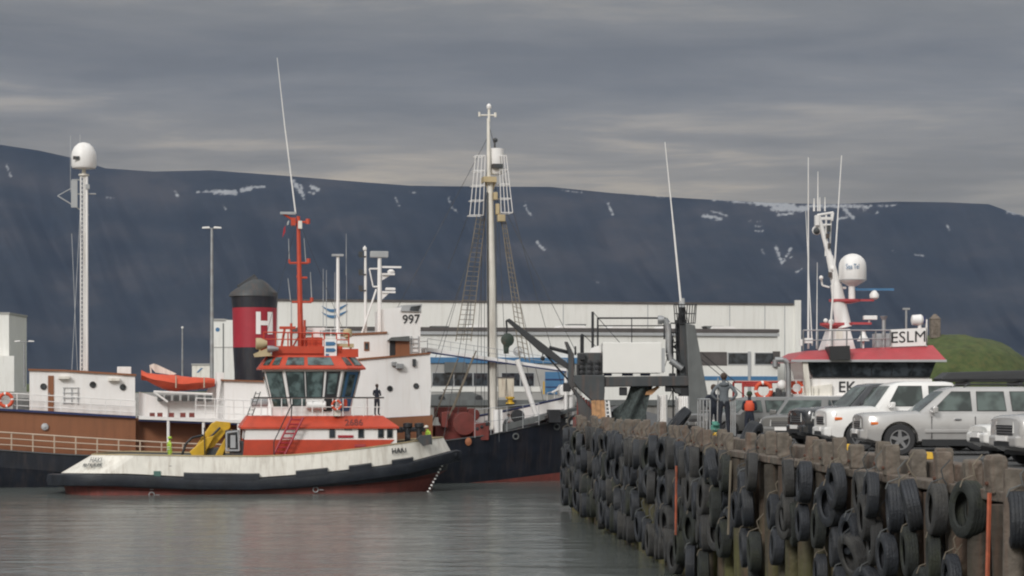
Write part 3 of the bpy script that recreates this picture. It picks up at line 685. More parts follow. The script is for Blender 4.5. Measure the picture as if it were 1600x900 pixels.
# wheelhouse roof with skylights
zr0 = ztp; zr1 = T0.p(480, 556, 2.2)[1]
r0 = octo(ut0 - .3, ut1 + .25, 1.1, 5.9, zr0, 1.1, 1.0); r00 = [(a, b, c + .08) for a, b, c in r0]; r1 = octo(T0.p(418, 556, 2)[0], T0.p(556, 556, 2)[0], 2.0, 5.0, zr1, .9, .8)
m = MB(T0).loft([r0, r00, r1]); obj('wheelhouse_roof', m, 'red', tug)
for (i, s0, s1) in ((7, .15, .45), (7, .6, .95), (0, .08, .36), (0, .42, .82), (1, .05, .35), (1, .5, .9)):
    a, b = Vector(r00[i]), Vector(r00[(i + 1) % 8]); c, d = Vector(r1[i]), Vector(r1[(i + 1) % 8])
    pt = lambda s, t: a.lerp(b, s).lerp(c.lerp(d, s), t); q = [pt(s0, .2), pt(s1, .2), pt(s1, .85), pt(s0, .85)]; nr = (b - a).cross(c - a).normalized()
    if nr.z < 0: nr = -nr
    obj('skylight', MB(T0).loft([[v - nr * .01 for v in q], [v + nr * .03 for v in q]]), 'tglass', tug)
# upper platform, monkey island
m = MB(T0).px(408, 541, 535, 552, 2.2, 4.8); obj('upper_platform', m, 'red', tug)
m = MB(T0).px(420, 552, 548, 558, 2.3, 4.7).px(505, 545, 560, 558, 2.2, 2.35).px(480, 527, 504, 541, 2.6, 4.4); obj('platform_support', m, 'red', tug)
railing(T0, [(412, 519), (545, 521)], [(412, 541), (548, 541)], 2.3, 19, .04, (.5,), mat='red', parent=tug)
m = MB(T0); 
for a, b in (((470, 552), (470, 490)), ((476, 552), (476, 500)), ((440, 541), (445, 512)), ((455, 541), (455, 505))): m.tp(a, b, .07, 2.6, mi=0)
m.px(437, 510, 462, 514, 2.5, 3.0); obj('vertical_pipes', m, 'red', tug)
def searchlight(fr, px, py, w, r, mat, parent, yaw=-1):
    c = fr.P(px, py, w); m = MB(fr).lathe((c[0] - .1, w, c[2]), [(r * .5, .5), (r, .15), (r, -.1), (r * .9, -.12)], 14, 'x').tube((c[0], w, c[2] - r * 1.6), (c[0], w, c[2] - r * .6), .06)
    return obj('searchlight', m, mat, parent, smooth=40)
searchlight(T0, 406, 537, 2.2, .32, 'ochre', tug); searchlight(T0, 424, 545, 2.0, .18, 'steel', tug)
obj('searchlight_bracket', MB(T0).pp([(396, 553), (425, 541), (425, 556), (398, 558)], 2.0, 2.5), 'ochre', tug)
m = MB(T0).px(507, 530, 526, 559, 2.05, 2.14); sg_ = obj('sign_board', m, 'white', tug)
m = MB(T0).pp([(509, 534), (522, 534), (525, 537), (522, 540), (509, 540)], 2.02, 2.045).pp([(509, 544), (522, 544), (525, 547), (522, 550), (509, 550)], 2.02, 2.045).pp([(509, 553), (514, 553), (514, 557), (509, 557)], 2.02, 2.045); obj('sign_markings', m, 'blue', sg_)
m = MB(T0); c = T0.P(543, 521, 2.6); m.lathe((c[0], 2.6, c[2]), [(.1, -.35), (.12, -.22), (.24, -.2), (.26, .1), (.2, .24), (.02, .27)], 14); obj('yellow_beacon', m, 'ochre', tug, smooth=40)
obj('beacon_shelf', MB(T0).px(527, 537, 553, 543, 2.3, 2.9).tp((533, 543), (533, 556), .06, 2.6).tp((548, 543), (548, 556), .06, 2.6), 'ochre', tug)
obj('radar_scanner', MB(T0).px(488, 516, 500, 541, 3.2, 3.5).px(480, 512, 508, 516, 3.2, 3.45), 'white', tug)
# mast
mm = MB(T0); WM = 3.5
mm.tp((470, 541), (466, 338), .17, WM, r2=.10, n=8)
for a, b, y in ((455, 482, 347), (452, 482, 411), (456, 487, 472), (466, 480, 434)): mm.tp((a, y), (b, y), .06, WM)
mm.tp((452, 411), (452, 405), .06, WM).tp((441, 333), (470, 352), .06, WM).tp((487, 472), (487, 465), .1, WM).tp((482, 411), (482, 404), .12, WM).tp((481, 350), (481, 342), .13, WM).tp((466, 434), (466, 430), .1, WM)
mm.tp((470, 520), (458, 541), .05, WM).tp((470, 520), (482, 541), .05, WM); mm.px(455, 340, 462, 352, WM - .2, WM + .2)
mast = obj('mast', mm, 'red', tug, smooth=40)
obj('mast_radar', MB(T0).px(438, 331, 462, 334.5, WM - .15, WM + .15), 'lgrey', mast); obj('mast_lamp', MB(T0).px(466, 345, 472, 357, WM - .35, WM - .12), 'cream', mast)
for a, b in (((452, 405), (451, 373)), ((478, 411), (475, 372)), ((487, 465), (485, 425)), ((454, 470), (450, 435))): obj('small_antenna', MB(T0).tp(a, b, .03, WM, r2=.018, n=5), 'lgrey', mast)
obj('whip_antenna', MB(T0).tp((462, 334), (446, 205), .045, WM, r2=.035, n=6).tp((446, 207), (433, 90), .032, WM, r2=.016, n=6), 'white', mast)
obj('small_flag', MB(T0).pp([(443, 357), (446, 352), (446, 362), (441, 372)], WM - .3, WM - .28), 'crimson', mast); obj('small_flag', MB(T0).pp([(449, 346), (452, 344), (451, 351), (448, 352)], WM - .3, WM - .28), 'lgrey', mast)
obj('stay_wire', MB(T0).tp((466, 342), (410, 545), .014, WM, 3.0, n=4).tp((466, 342), (548, 545), .014, WM, 3.0, n=4), 'dark', mast)
# balcony railing round the wheelhouse
railing(T0, [(392, 622), (600, 622)], [(392, 650), (600, 650)], 1.25, 16, .028, (.5,), parent=tug, mat='white')
railing(T0, [(392, 622), (600, 622)], [(392, 650), (600, 650)], 5.7, 26, .028, (.5,), parent=tug, mat='white')
obj('dark_handrail', MB(T0).tp((396, 621), (600, 621), .028, 1.2), 'dark', tug)
life_ring(T0, 526, 633, 1.1, .24, tug); obj('fire_extinguisher', MB(T0).lathe(T0.P(540, 630, 1.5), [(.1, -.25), (.1, .15), (.04, .22)], 10), 'red', tug)
obj('raft_canister', MB(T0).lathe(T0.P(494, 633, 1.45), [(.05, -.55), (.24, -.5), (.24, .5), (.05, .55)], 14, 'x'), 'white', tug, smooth=40)
obj('raft_canister', MB(T0).lathe(T0.P(405, 630, 3.45), [(.05, -.5), (.26, -.45), (.26, .45), (.05, .5)], 14, 'x'), 'lgrey', tug, smooth=40)
obj('deck_locker', MB(T0).px(480, 628, 510, 640, 1.5, 2.1).px(521, 641, 532, 650, 1.3, 1.6), 'cream', tug)
# red ladder
def ladder(fr, a0, a1, b0, b1, w, wd_, n, r, mat, parent, name='ladder', rmat=None):
    m = MB(fr)
    m.tp(a0, a1, r, w).tp(b0, b1, r, w)
    for i in range(n):
        q = (i + .5) / n; m.tp((a0[0] + (a1[0] - a0[0]) * q, a0[1] + (a1[1] - a0[1]) * q), (b0[0] + (b1[0] - b0[0]) * q, b0[1] + (b1[1] - b0[1]) * q), r * .7, w)
    return obj(name, m, mat, parent)
ladder(T0, (428, 710), (456, 652), (445, 710), (474, 652), .75, 0, 8, .06, 'crimson', tug)
m = MB(T0).tp((428, 690), (456, 632), .03, .7).tp((455, 652), (456, 632), .03, .7).tp((428, 710), (428, 690), .03, .7); obj('ladder_handrail', m, 'dark', tug)
ladder(T0, (386, 650), (400, 612), (394, 650), (407, 612), 2.6, 0, 6, .03, 'mgrey', tug)
# after deck: towing winch, crane, hoses
m = MB(T0); c = T0.P(402, 686, 1.6); m.lathe((c[0], 2.0, c[2]), [(.5, 0), (.62, .02), (.62, .1), (.3, .12), (.3, 2.0), (.62, 2.02), (.62, 2.1), (.5, 2.12)], 18, 'y')
m.px(388, 672, 424, 690, 2.1, 4.2).px(384, 690, 422, 716, 2.0, 4.4); obj('towing_winch', m, 'dark', tug, smooth=35)
m = MB(T0); m.px(360, 690, 384, 716, 1.6, 3.6); m.px(352, 672, 374, 700, 1.7, 2.6); obj('deck_machinery', m, 'dgrey', tug, bevel=.05)
obj('machinery_frame', MB(T0).path([T0.P(*a, 1.5) for a in ((354, 704), (354, 676), (372, 674), (374, 704), (354, 704))], .05).px(360, 680, 368, 700, 1.52, 1.7, 0), 'lgrey', tug)
m = MB(T0)
for k, px in enumerate((384, 389, 395, 402, 408)):
    m.path([T0.P(px - 2, 716, 1.3 + .05 * k), T0.P(px - 1, 692, 1.3 + .05 * k), T0.P(px + 2, 688, 1.3), T0.P(px + 4, 692, 1.3 + .05 * k), T0.P(px + 5, 716, 1.3)], .06)
obj('coiled_hoses', m, [paint('pale_green_hose', (.16, .22, .18), .7)], tug)
cr_ = MB(T0)
cr_.pp([(304, 700), (330, 662), (338, 658), (360, 660), (360, 668), (322, 712), (300, 712)], 2.2, 2.75)
cr_.pp([(300, 712), (296, 706), (322, 684), (336, 680), (318, 712)], 1.9, 2.15).pp([(336, 712), (352, 684), (362, 670), (360, 680), (348, 712)], 2.0, 2.4)
crn = obj('deck_crane', cr_, 'yellow', tug, bevel=.03)
obj('crane_cylinder', MB(T0).tp((306, 706), (344, 668), .07, 2.0).tp((320, 710), (319, 668), .03, 1.8), 'dark', crn); obj('crane_base', MB(T0).px(322, 700, 352, 722, 2.2, 3.4), 'dgrey', crn)
m = MB(T0)
m.path([T0.P(*a, 2.0) for a in ((284, 712), (290, 694), (300, 684), (318, 680))], .07); obj('crane_hose', m, 'dark', crn)
# forward bitts and windlass
for px in (637, 655):
    u, z = T0.p(px, 706, 2.6); m = MB(T0).lathe((u, 2.6, z), [(.16, -.2), (.16, 1.35), (.26, 1.38), (.26, 1.6), (.05, 1.62)], 12); m.tube((u - .1, 2.6, z + .75), (u + .1, 2.6, z + .75), .3, n=10); obj('towing_bitt', m, 'dark', tug, smooth=40)
obj('bitt_crossbar', MB(T0).tp((624, 671), (664, 671), .14, 2.6).tp((624, 668), (624, 676), .2, 2.6), 'dark', tug)
obj('bow_hatch', MB(T0).pp([(652, 686), (657, 681), (674, 679), (675, 688), (660, 694)], 1.1, 1.6), 'dgrey', tug)
m = MB(T0).pp([(661, 697), (654, 689), (655, 687), (675, 685), (674, 694)], 1.0, 1.09); obj('bulwark_opening_plate', m, 'dgrey', tug)
obj('bow_pad', MB(T0).lathe(T0.P(706, 712, 3.2), [(.1, -.5), (.25, -.4), (.3, 0), (.25, .4), (.1, .5)], 14, 'y'), 'rubber', tug, smooth=40)
railing(T0, [(440, 622), (452, 622)], [(430, 650), (452, 650)], 5.0, 8, .03, (.5,), parent=tug)

# ================================================================== WHALING SHIP
W = Frame(-29.5, 118, R(11)); WC = 4.5
wh2 = empty('whaling_ship', W.tf(W.P(400, 765, WC)), 'long black, brown and white whaling ship numbered 997 with tall mast and red black funnel', 'ship')
def wshape(t):
    b = 1 if t < .62 else max(0, 1 - ((t - .62) / .38) ** 2.0) ** .85
    a = min(1, (1 - max(0, 1 - t / .2) ** 2) ** .5)
    return max(.002, min(a, b))
WT = [(-300, 690), (0, 704), (100, 711), (230, 716), (420, 712), (600, 700), (690, 690), (760, 681), (830, 667), (880, 655), (905, 648)]
WR = [(-300, 765), (0, 763), (300, 762), (600, 762), (690, 758), (780, 750), (893, 736)]
rows = [(-330, 906, WT, 4.5, 0), (-325, 903, [(x, y + 26) for x, y in WT], 4.45, 0), (-310, 899, WR, 4.1, 1), (-300, 896, [(-300, 775), (600, 770), (900, 757)], 3.9, 1), (-290, 890, [(-300, 800), (900, 790)], 3.2, 1)]
m, gw = hull(W, rows, WC, wshape, n=64)
obj('hull', m, ['black', 'boot'], wh2, smooth=45)
obj('deck', deck_mesh(W, gw, 0, WC, -.15, inset=.03), 'winch', wh2)
m = MB(W); L = [g for g in gw[0]]
for sg in (-1, 1):
    for a, b in zip(L, L[1:]): m.tube((a[0], WC + sg * a[2], a[1] + .02), (b[0], WC + sg * b[2], b[1] + .02), .06, n=5)
obj('bulwark_rail', m, 'dgrey', wh2)
# far bulwark, painted white inside, rising to the stem
m = MB(W); pts = [(690, 660), (730, 654), (790, 643), (840, 632), (875, 624), (898, 616)]; prev = None
for px, py in pts:
    t = (px + 330) / (906 + 330); hb = 4.5 * wshape(t); w_ = WC + hb * .98; a = W.P(px, py, w_); zb_ = W.p(px, interp(WT, px) - 2, 0)[1] - .3
    if prev: m.add([prev[0], a, (a[0], a[1], zb_), prev[1], (prev[0][0], prev[0][1] + .12, prev[0][2]), (a[0], a[1] + .12, a[2]), (a[0], a[1] + .12, zb_), (prev[1][0], prev[1][1] + .12, prev[1][2])], [(0, 1, 2, 3), (4, 5, 1, 0), (7, 6, 5, 4)])
    prev = (a, (a[0], a[1], zb_))
obj('far_bulwark', m, 'white', wh2)
m = MB(W); m.path([W.P(px, py - 1, WC + 4.4 * wshape((px + 330) / 1236)) for px, py in pts], .07); obj('far_rail', m, 'navy', wh2)
# stem and rust red bow post
m = MB(W).tp((905, 646), (902, 690), .16, WC).tp((902, 690), (897, 757), .14, WC); obj('stem', m, 'boot', wh2)
for px, py in ((806, 682), (870, 667)): obj('hawse_pipe', MB(W).torus(W.P(px, py, WC - 4.5 * wshape((px + 330) / 1236) - .06), .17, .05, 'y', 14, 6), 'mgrey', wh2)
obj('orange_hawse', MB(W).lathe(W.P(732, 690, WC - 4.5 * wshape((732 + 330) / 1236) - .1), [(.05, -.05), (.2, 0), (.22, .2), (.02, .24)], 12, 'y', sy=1.25), paint('rusty_orange', (.35, .13, .06), .7), wh2)
# side rail over the black hull
railing(W, [(-250, 664), (0, 675), (133, 684), (233, 690), (289, 693), (360, 695), (420, 694)], [(-250, 693), (0, 704), (100, 711), (230, 716), (420, 713)], .12, 34, .045, (.34, .68), 'side_railing', 'pale', wh2)
# brown deckhouse
m = MB(W).pp([(-250, 630), (0, 641), (212, 653), (212, 722), (-250, 712)], 1.3, 7.7); obj('brown_deckhouse', m, 'brown', wh2)
m = MB(W).pp([(212, 654), (480, 660), (676, 648), (676, 704), (480, 722), (212, 722)], 2.0, 7.0).pp([(480, 660), (676, 649), (676, 704), (480, 722)], .9, 8.1); obj('brown_deckhouse_side', m, 'brown', wh2)
obj('deck_edge', MB(W).pp([(-250, 627), (0, 638), (212, 650), (212, 653.5), (0, 641.5), (-250, 630.5)], 1.1, 1.32), 'navy', wh2)
obj('round_light', MB(W).lathe(W.P(70, 667, 1.2), [(.02, -.08), (.2, -.02), (.22, .1)], 12, 'y'), 'lgrey', wh2)
m = MB(W).pp([(217, 650), (340, 655), (470, 660), (470, 664), (340, 660), (217, 655)], .5, 8.5); obj('boat_deck', m, 'white', wh2)
m = MB(W).pp([(217, 655.2), (340, 660.2), (470, 664.2), (470, 667), (340, 663), (217, 658)], .6, 8.4); obj('boat_deck_underside', m, 'navy', wh2)
for px, a in ((263, 657), (318, 660), (373, 662)): obj('pillar', MB(W).tp((px, a), (px, 718), .09, .6, n=8), 'white', wh2)
# house A aft
WA = 2.0
ha = obj('after_house', MB(W).pp([(46, 578), (100, 580), (211, 587), (211, 656), (46, 646)], WA, 7.0), 'white', wh2)
obj('house_rim', MB(W).pp([(44, 576), (100, 577.5), (213, 584.5), (213, 587.5), (100, 580.5), (44, 579)], WA - .12, 7.1), 'brown', ha)
dA = obj('door', MB(W).pp([(75, 587), (84, 587), (84, 643), (75, 642)], WA - .05, WA + .05), 'brown', ha); obj('door_handle', MB(W).px(76, 614, 78, 616, WA - .09, WA - .045), 'steel', dA)
for px, py in ((68, 604), (145, 601), (192, 605)): porthole(W, px, py, WA, ha, .19)
for px, py in ((100, 590), (178, 593)): obj('deck_light', MB(W).px(px - 9, py - 2, px + 9, py + 2, WA - .35, WA - .003), 'cream', ha)
obj('roof_locker', MB(W).px(183, 573, 205, 587, 3, 4.2), 'white', ha, bevel=.03)
m = MB(W)
for px in (100, 112, 122): m.tp((px, 606), (px, 632), .025, WA - .06)
for py in (606, 614, 622, 630): m.tp((98, py), (124, py), .02, WA - .06)
obj('wall_ladder', m, 'lgrey', ha)
railing(W, [(-250, 604), (0, 614), (46, 616), (211, 626)], [(-250, 630), (0, 641), (100, 647), (211, 653)], 1.35, 23, .03, (.33, .66), 'deck_railing', 'white', wh2)
life_ring(W, 9, 625, 1.15, .37, wh2)
obj('deck_box', MB(W).px(20, 622, 44, 640, 3.2, 4.6), 'mgrey', wh2)
# lattice radome mast
rm = MB(W); RW = 4.5; rm.tp((133, 580), (132.5, 276), .15, RW, r2=.12, n=10)
for dx in (-5, 5):
    for dw in (-.17, .17): rm.tp((131 + dx, 580), (131 + dx * .95, 276), .045 if dx < 0 else .075, RW + dw)
for i in range(44):
    y = 580 - i * 6.9; rm.tp((126, y), (136, y - 3.4), .022, RW - .17, n=4).tp((136, y - 3.4), (126, y - 6.9), .022, RW - .17, n=4)
rmo = obj('radome_mast', rm, 'white', wh2)
obj('mast_cap', MB(W).lathe(W.P(131, 276, RW), [(.2, 0), (.32, .06), (.32, .14), (.12, .18), (.12, .55)], 12), 'cream', rmo)
c = W.P(131, 263, RW); obj('radome', MB(W).lathe((c[0], RW, c[2]), [(.3, -.05), (.68, 0), (.74, .12), (.74, .75), (.7, 1.0), (.56, 1.28), (.34, 1.48), (.12, 1.55), (.01, 1.56)], 24), 'white', rmo, smooth=50)
obj('radome_label', MB(W).px(114, 244, 124, 249, RW - .76, RW - .70), 'dgrey', rmo)
m = MB(W); m.tp((90, 306), (126, 328), .04, RW).tp((90, 306), (112, 294), .03, RW).tp((112, 303), (150, 303), .045, RW).px(111, 282, 121, 324, RW - .1, RW + .1, 0); m.tp((112, 281), (127, 281), .04, RW).tp((126, 328), (139, 336), .03, RW)
obj('mast_bracket', m, 'lgrey', rmo); obj('mast_lamp', MB(W).px(134, 288, 140, 295, RW - .3, RW), 'lgrey', rmo)
for px, a, b in ((110, 212, 300), (125, 210, 300)): obj('small_antenna', MB(W).tp((px, b), (px, a), .02, RW + .2, n=4), 'lgrey', rmo)
obj('stay_wire', MB(W).tp((126, 320), (112, 580), .02, RW, 2.5, n=4).tp((112, 365), (121, 580), .02, RW, 3.5, n=4), 'lgrey', rmo)
# lifeboat and davit
lb = MB(W); rings = []
for i in range(15):
    q = i / 14; px = 221 + 116 * q; yt = 582 + 10 * q - 3 * (q < .05); yb = interp([(0, 592), (.08, 594), (.25, 606), (.4, 611), (.75, 609), (1, 603)], q)
    u, zt_ = W.p(px, yt, 1.2); zb_ = W.p(px, yb, 1.2)[1]; hw = 1.0 * max(.08, math.sin(math.pi * min(1, max(0, q * .92 + .04))) ** .55); cz = (zt_ + zb_) / 2; hz2 = (zt_ - zb_) / 2
    rings.append([(u, 2.3 + hw * math.cos(a) * (1 if math.sin(a) > -.3 else .75), cz + hz2 * math.sin(a) + .05 * math.sin(a * 5 + i)) for a in [2 * math.pi * k / 16 for k in range(16)]])
lb.loft(rings); lbo = obj('covered_lifeboat', lb, 'orange', wh2, smooth=50)
obj('cover_strap', MB(W).path([W.P(275, y, 1.27 - .0) for y in (587, 596, 606)], .04).path([W.P(319, y, 1.4) for y in (590, 600, 606)], .04), 'pale', lbo)
m = MB(W).pp([(233, 571), (240, 568), (246, 570), (276, 584), (270, 586), (243, 582)], 2.9, 3.1).tp((235, 572), (236, 583), .05, 3.0); obj('davit', m, 'cream', wh2)
obj('davit', MB(W).pp([(326, 606), (340, 604), (345, 650), (335, 650), (332, 618), (322, 614)], 2.9, 3.1).px(338, 582, 350, 656, 2.2, 3.0), 'white', wh2)
obj('boat_cradle', MB(W).pp([(217, 612), (262, 626), (262, 652), (217, 650)], 2.6, 2.8).tp((240, 612), (332, 616), .07, 1.5).px(262, 626, 340, 654, 2.8, 3.2).tp((240, 612), (262, 628), .06, 1.5), 'white', wh2)
m = MB(W)
for px in (250, 262, 275, 288, 300, 313, 326): m.px(px - 4, 617, px + 5, 627, 2.0, 2.6)
obj('deck_fittings', m, 'mgrey', wh2, bevel=.06)
m = MB(W)
for px in (238, 250, 268, 286, 300): m.px(px - 4, 645, px + 4, 652, 1.2, 1.8)
obj('red_deck_fittings', m, 'winch', wh2)
railing(W, [(306, 622), (395, 626)], [(306, 655), (395, 658)], .7, 14, .03, (.33, .66), 'deck_railing', 'white', wh2)
railing(W, [(217, 629), (306, 633)], [(217, 650), (306, 655)], 7.9, 22, .03, (.5,), 'deck_railing', 'white', wh2)
# casing and funnel
obj('engine_casing', MB(W).pp([(346, 594), (434, 597), (434, 662), (340, 657), (340, 640)], 2.2, 6.8), 'white', wh2)
obj('casing_rim', MB(W).pp([(345, 592.5), (434, 595.5), (434, 598), (345, 595)], 2.05, 6.9), 'brown', wh2)
fn = MB(W); FW = 4.5
def fring(pxl, pxr, py, hw, n=28):
    a = W.p(pxl, py, FW); b = W.p(pxr, py, FW); return [((a[0] + b[0]) / 2 + (b[0] - a[0]) / 2 * math.cos(t), FW + hw * math.sin(t), a[1]) for t in [2 * math.pi * k / n for k in range(n)]]
lv = [(367, 431, 598, 0), (364, 432, 543, 1), (363, 433, 481, 0), (361, 434, 463, 0)]
for (a, b) in zip(lv, lv[1:]): fn.loft([fring(a[0], a[1], a[2], 1.15), fring(b[0], b[1], b[2], 1.15)], b[3] if False else a[3], False, False)
fun = obj('funnel', fn, ['black', 'crimson'], wh2, smooth=40)
m = MB(W).loft([fring(357, 434, 463, 1.2), fring(360, 434, 457, 1.15), fring(382, 418, 442, .8), fring(392, 410, 437, .5)]); obj('funnel_cap', m, 'dgrey', fun, smooth=30)
obj('exhaust_pipe', MB(W).tube(W.P(376, 455, FW), W.P(403, 437, FW), .42, .42, 12), 'dark', fun)
a = [W.p(x, 505, 3.3)[0] for x in (400, 407.5, 418.5, 427)]; z = [W.p(410, y, 3.3)[1] for y in (522, 508, 501, 487)]
m = MB(W)
hz_c = (W.p(363, 505, FW)[0] + W.p(433, 505, FW)[0]) / 2; hz_r = (W.p(433, 505, FW)[0] - W.p(363, 505, FW)[0]) / 2
def onf(uu): return FW - 1.15 * math.sqrt(max(0.02, 1 - ((uu - hz_c) / hz_r) ** 2)) - .03
def strip(u0, u1, z0_, z1_):
    k = 6
    for i in range(k):
        p_, q_ = u0 + (u1 - u0) * i / k, u0 + (u1 - u0) * (i + 1) / k
        m.add([(p_, onf(p_), z0_), (q_, onf(q_), z0_), (q_, onf(q_), z1_), (p_, onf(p_), z1_)], [(0, 1, 2, 3)])
strip(a[0], a[1], z[0], z[3]); strip(a[2], a[3], z[0], z[3]); strip(a[1], a[2], z[1], z[2]); obj('funnel_letter', m, 'white', fun)
# forward house C
WCc = 1.2
hc = obj('bridge_house', MB(W).pp([(430, 569), (560, 563), (672, 553), (674, 600), (672, 649), (560, 655), (430, 661)], WCc, 7.8), 'white', wh2)
obj('house_rim', MB(W).pp([(560, 560), (673, 550.5), (673, 553), (560, 563)], WCc - .1, 7.9), 'brown', hc); obj('deck_edge', MB(W).pp([(430, 661), (560, 655), (673, 649), (673, 652), (560, 658), (430, 664)], WCc - .08, 7.9), 'navy', hc)
for px, py in ((609, 607), (650, 603)): porthole(W, px, py, WCc, hc, .17)
obj('flood_light', MB(W).px(619, 568, 631, 576, WCc - .4, WCc - .003).px(612, 565, 620, 572, WCc - .2, WCc - .003), 'steel', hc, bevel=.04); obj('flood_light', MB(W).px(645, 561, 650, 572, WCc - .2, WCc - .003), 'dgrey', hc)
# upper houses D
WD = 2.0
hd = obj('chart_house', MB(W).pp([(545, 524), (605, 521), (605, 562), (545, 565)], WD, 6.6), 'white', wh2)
obj('house_rim', MB(W).pp([(543, 521), (605, 518), (605, 521), (543, 524)], WD - .1, 6.7), 'brown', hd); w1_ = obj('window', MB(W).px(569, 534, 577, 548, WD - .05, WD + .01), 'brown', hd); obj('pane', MB(W).px(570.5, 536, 575.5, 546, WD - .065, WD), 'glass', w1_)
hw_ = obj('wheel_house', MB(W).pp([(600, 483), (626, 480), (658, 479), (660, 508), (657, 512), (657, 556), (600, 560)], WD + .02, 6.4), 'white', wh2)
m = MB(W).pp([(626, 486), (629, 477), (660, 475), (657, 487)], WD - .12, 6.5); f_ = obj('front_windows', m, 'lgrey', hw_)
obj('pane', MB(W).pp([(640, 485), (642, 479), (658, 477), (654, 486)], WD - .15, WD - .1), 'glass', f_)
text('number_lettering', '997', W, (629, 492, 656, 506), WD - .02, 'dark', hw_, bold=.01, rise=.04)
m = MB(W).px(609, 532, 619, 557, WD - .05, WD + .01); d_ = obj('doorway', m, 'dark', hw_); obj('sliding_door', MB(W).px(618, 532, 640, 556, WD - .12, WD - .055), 'brown', d_)
obj('doorway_hood', MB(W).pp([(606, 532), (612, 527), (640, 525), (641, 533)], WD - .4, WD - .003), 'mgrey', hw_)
m = MB(W)
for py in (529, 536, 543, 550): m.tp((643, py), (654, py), .025, WD - .06)
m.tp((643, 525), (643, 556), .03, WD - .06).tp((654, 525), (654, 556), .03, WD - .06); obj('wall_ladder', m, 'lgrey', hw_)
railing(W, [(503, 514), (545, 514)], [(503, 540), (545, 540)], 3.0, 14, .03, (.5,), 'deck_railing', 'white', wh2)
obj('forward_house_front', MB(W).px(470, 540, 545, 567, 2.6, 6.4), 'white', wh2)
railing(W, [(545, 540), (668, 533)], [(560, 562), (668, 553)], 7.6, 20, .03, (.5,), 'deck_railing', 'white', wh2)
# signal masts on the bridge
def smast(px, y0, y1, r, w, parts=(), label=None, mat='white'):
    o = obj('signal_mast', MB(W).tp((px, y0), (px, y1), r, w, r2=r * .75, n=8), mat, wh2, smooth=50); return o
o = smast(528, 565, 398, .13, 4); obj('mast_plate', MB(W).px(519, 397, 537, 400, 3.8, 4.2), 'lgrey', o)
o = smast(571, 522, 392, .10, 3.2)
for y in (400, 428, 453): obj('mast_lamp', MB(W).px(561, y - 7, 567, y, 3.1, 3.4).px(562, y, 572, y + 2, 3.1, 3.4), 'dgrey', o)
obj('mast_lamp', MB(W).lathe(W.P(570, 388, 3.2), [(.06, -.15), (.12, -.1), (.12, .05), (.04, .1), (.01, .18)], 10), 'white', o)
o = smast(593, 558, 403, .16, 3.0)
obj('radar_box', MB(W).px(579, 392.5, 607, 402, 2.8, 3.2), 'lgrey', o, bevel=.04)
obj('radar_scanner', MB(W).px(597, 416, 627, 418.5, 2.9, 3.1), 'white', o); obj('radar_base', MB(W).lathe(W.P(611, 424, 3), [(.2, -.12), (.24, 0), (.1, .12)], 12).px(597, 427, 617, 429.5, 2.8, 3.2).pp([(597, 430), (610, 430), (597, 438)], 2.95, 3.05), 'white', o)
obj('radar_scanner', MB(W).px(603, 449.5, 618, 453.5, 2.8, 3.2), 'white', o, bevel=.04); obj('radar_base', MB(W).px(597, 455, 618, 457.5, 2.85, 3.15).pp([(597, 458), (608, 458), (597, 468)], 2.95, 3.05), 'white', o)
obj('mast_bracket', MB(W).tp((577, 420), (593, 420), .05, 3).tp((577, 420), (583, 448), .04, 3).tp((583, 448), (593, 448), .05, 3).tp((588, 452), (565, 522), .06, 3), 'white', o)
for px, a, b in ((541, 365, 430), (505, 420, 520), (510, 422, 520), (523, 425, 520), (541.5, 430, 545)): obj('small_antenna', MB(W).tp((px, b), (px, a), .03, 4.5, r2=.015, n=5), 'lgrey', wh2)
# catwalk to the gun platform
m = MB(W).pp([(664, 545), (668, 543), (885, 576), (885, 580), (668, 549)], 3.7, 5.3); cw_ = obj('gunners_catwalk', m, 'white', wh2)
obj('catwalk_edge', MB(W).pp([(668, 549), (885, 580), (885, 582), (668, 551.5)], 3.6, 3.72), 'navy', cw_)
railing(W, [(668, 529), (885, 562)], [(668, 545), (885, 577)], 3.72, 36, .018, (.5,), 'catwalk_railing', 'lgrey', cw_)
obj('catwalk_support', MB(W).tp((884, 580), (884, 660), .1, 4).px(664, 544, 668, 560, 3.7, 5.3), 'white', cw_)
# harpoon gun, white tarpaulin
m = MB(W); u, z = W.p(888, 658, WC); z1_ = W.p(888, 614, WC)[1]
m.lathe((u, WC, z), [(.42, -.2), (.36, .3), (.30, .8), (.34, z1_ - z)], 14); g0 = obj('gun_pedestal', m, 'white', wh2, smooth=40)
m = MB(W).pp([(874, 607), (878, 601), (893, 601), (897, 610), (894, 618), (876, 618)], WC - .45, WC + .45).tp((876, 606), (862, 614), .09, WC).tp((893, 605), (903, 600), .1, WC); obj('gun_cover', m, 'white', g0, bevel=.08)
railing(W, [(855, 614), (900, 604)], [(855, 640), (900, 628)], WC + 1.6, 12, .03, (.5,), 'platform_railing', 'white', wh2)
obj('gun_platform', MB(W).pp([(850, 650), (904, 636), (904, 641), (850, 655)], WC - 1.4, WC + 1.4), 'dgrey', wh2)
obj('deck_box', MB(W).px(858, 640, 876, 660, WC - 1.7, WC - 1), 'dark', wh2)
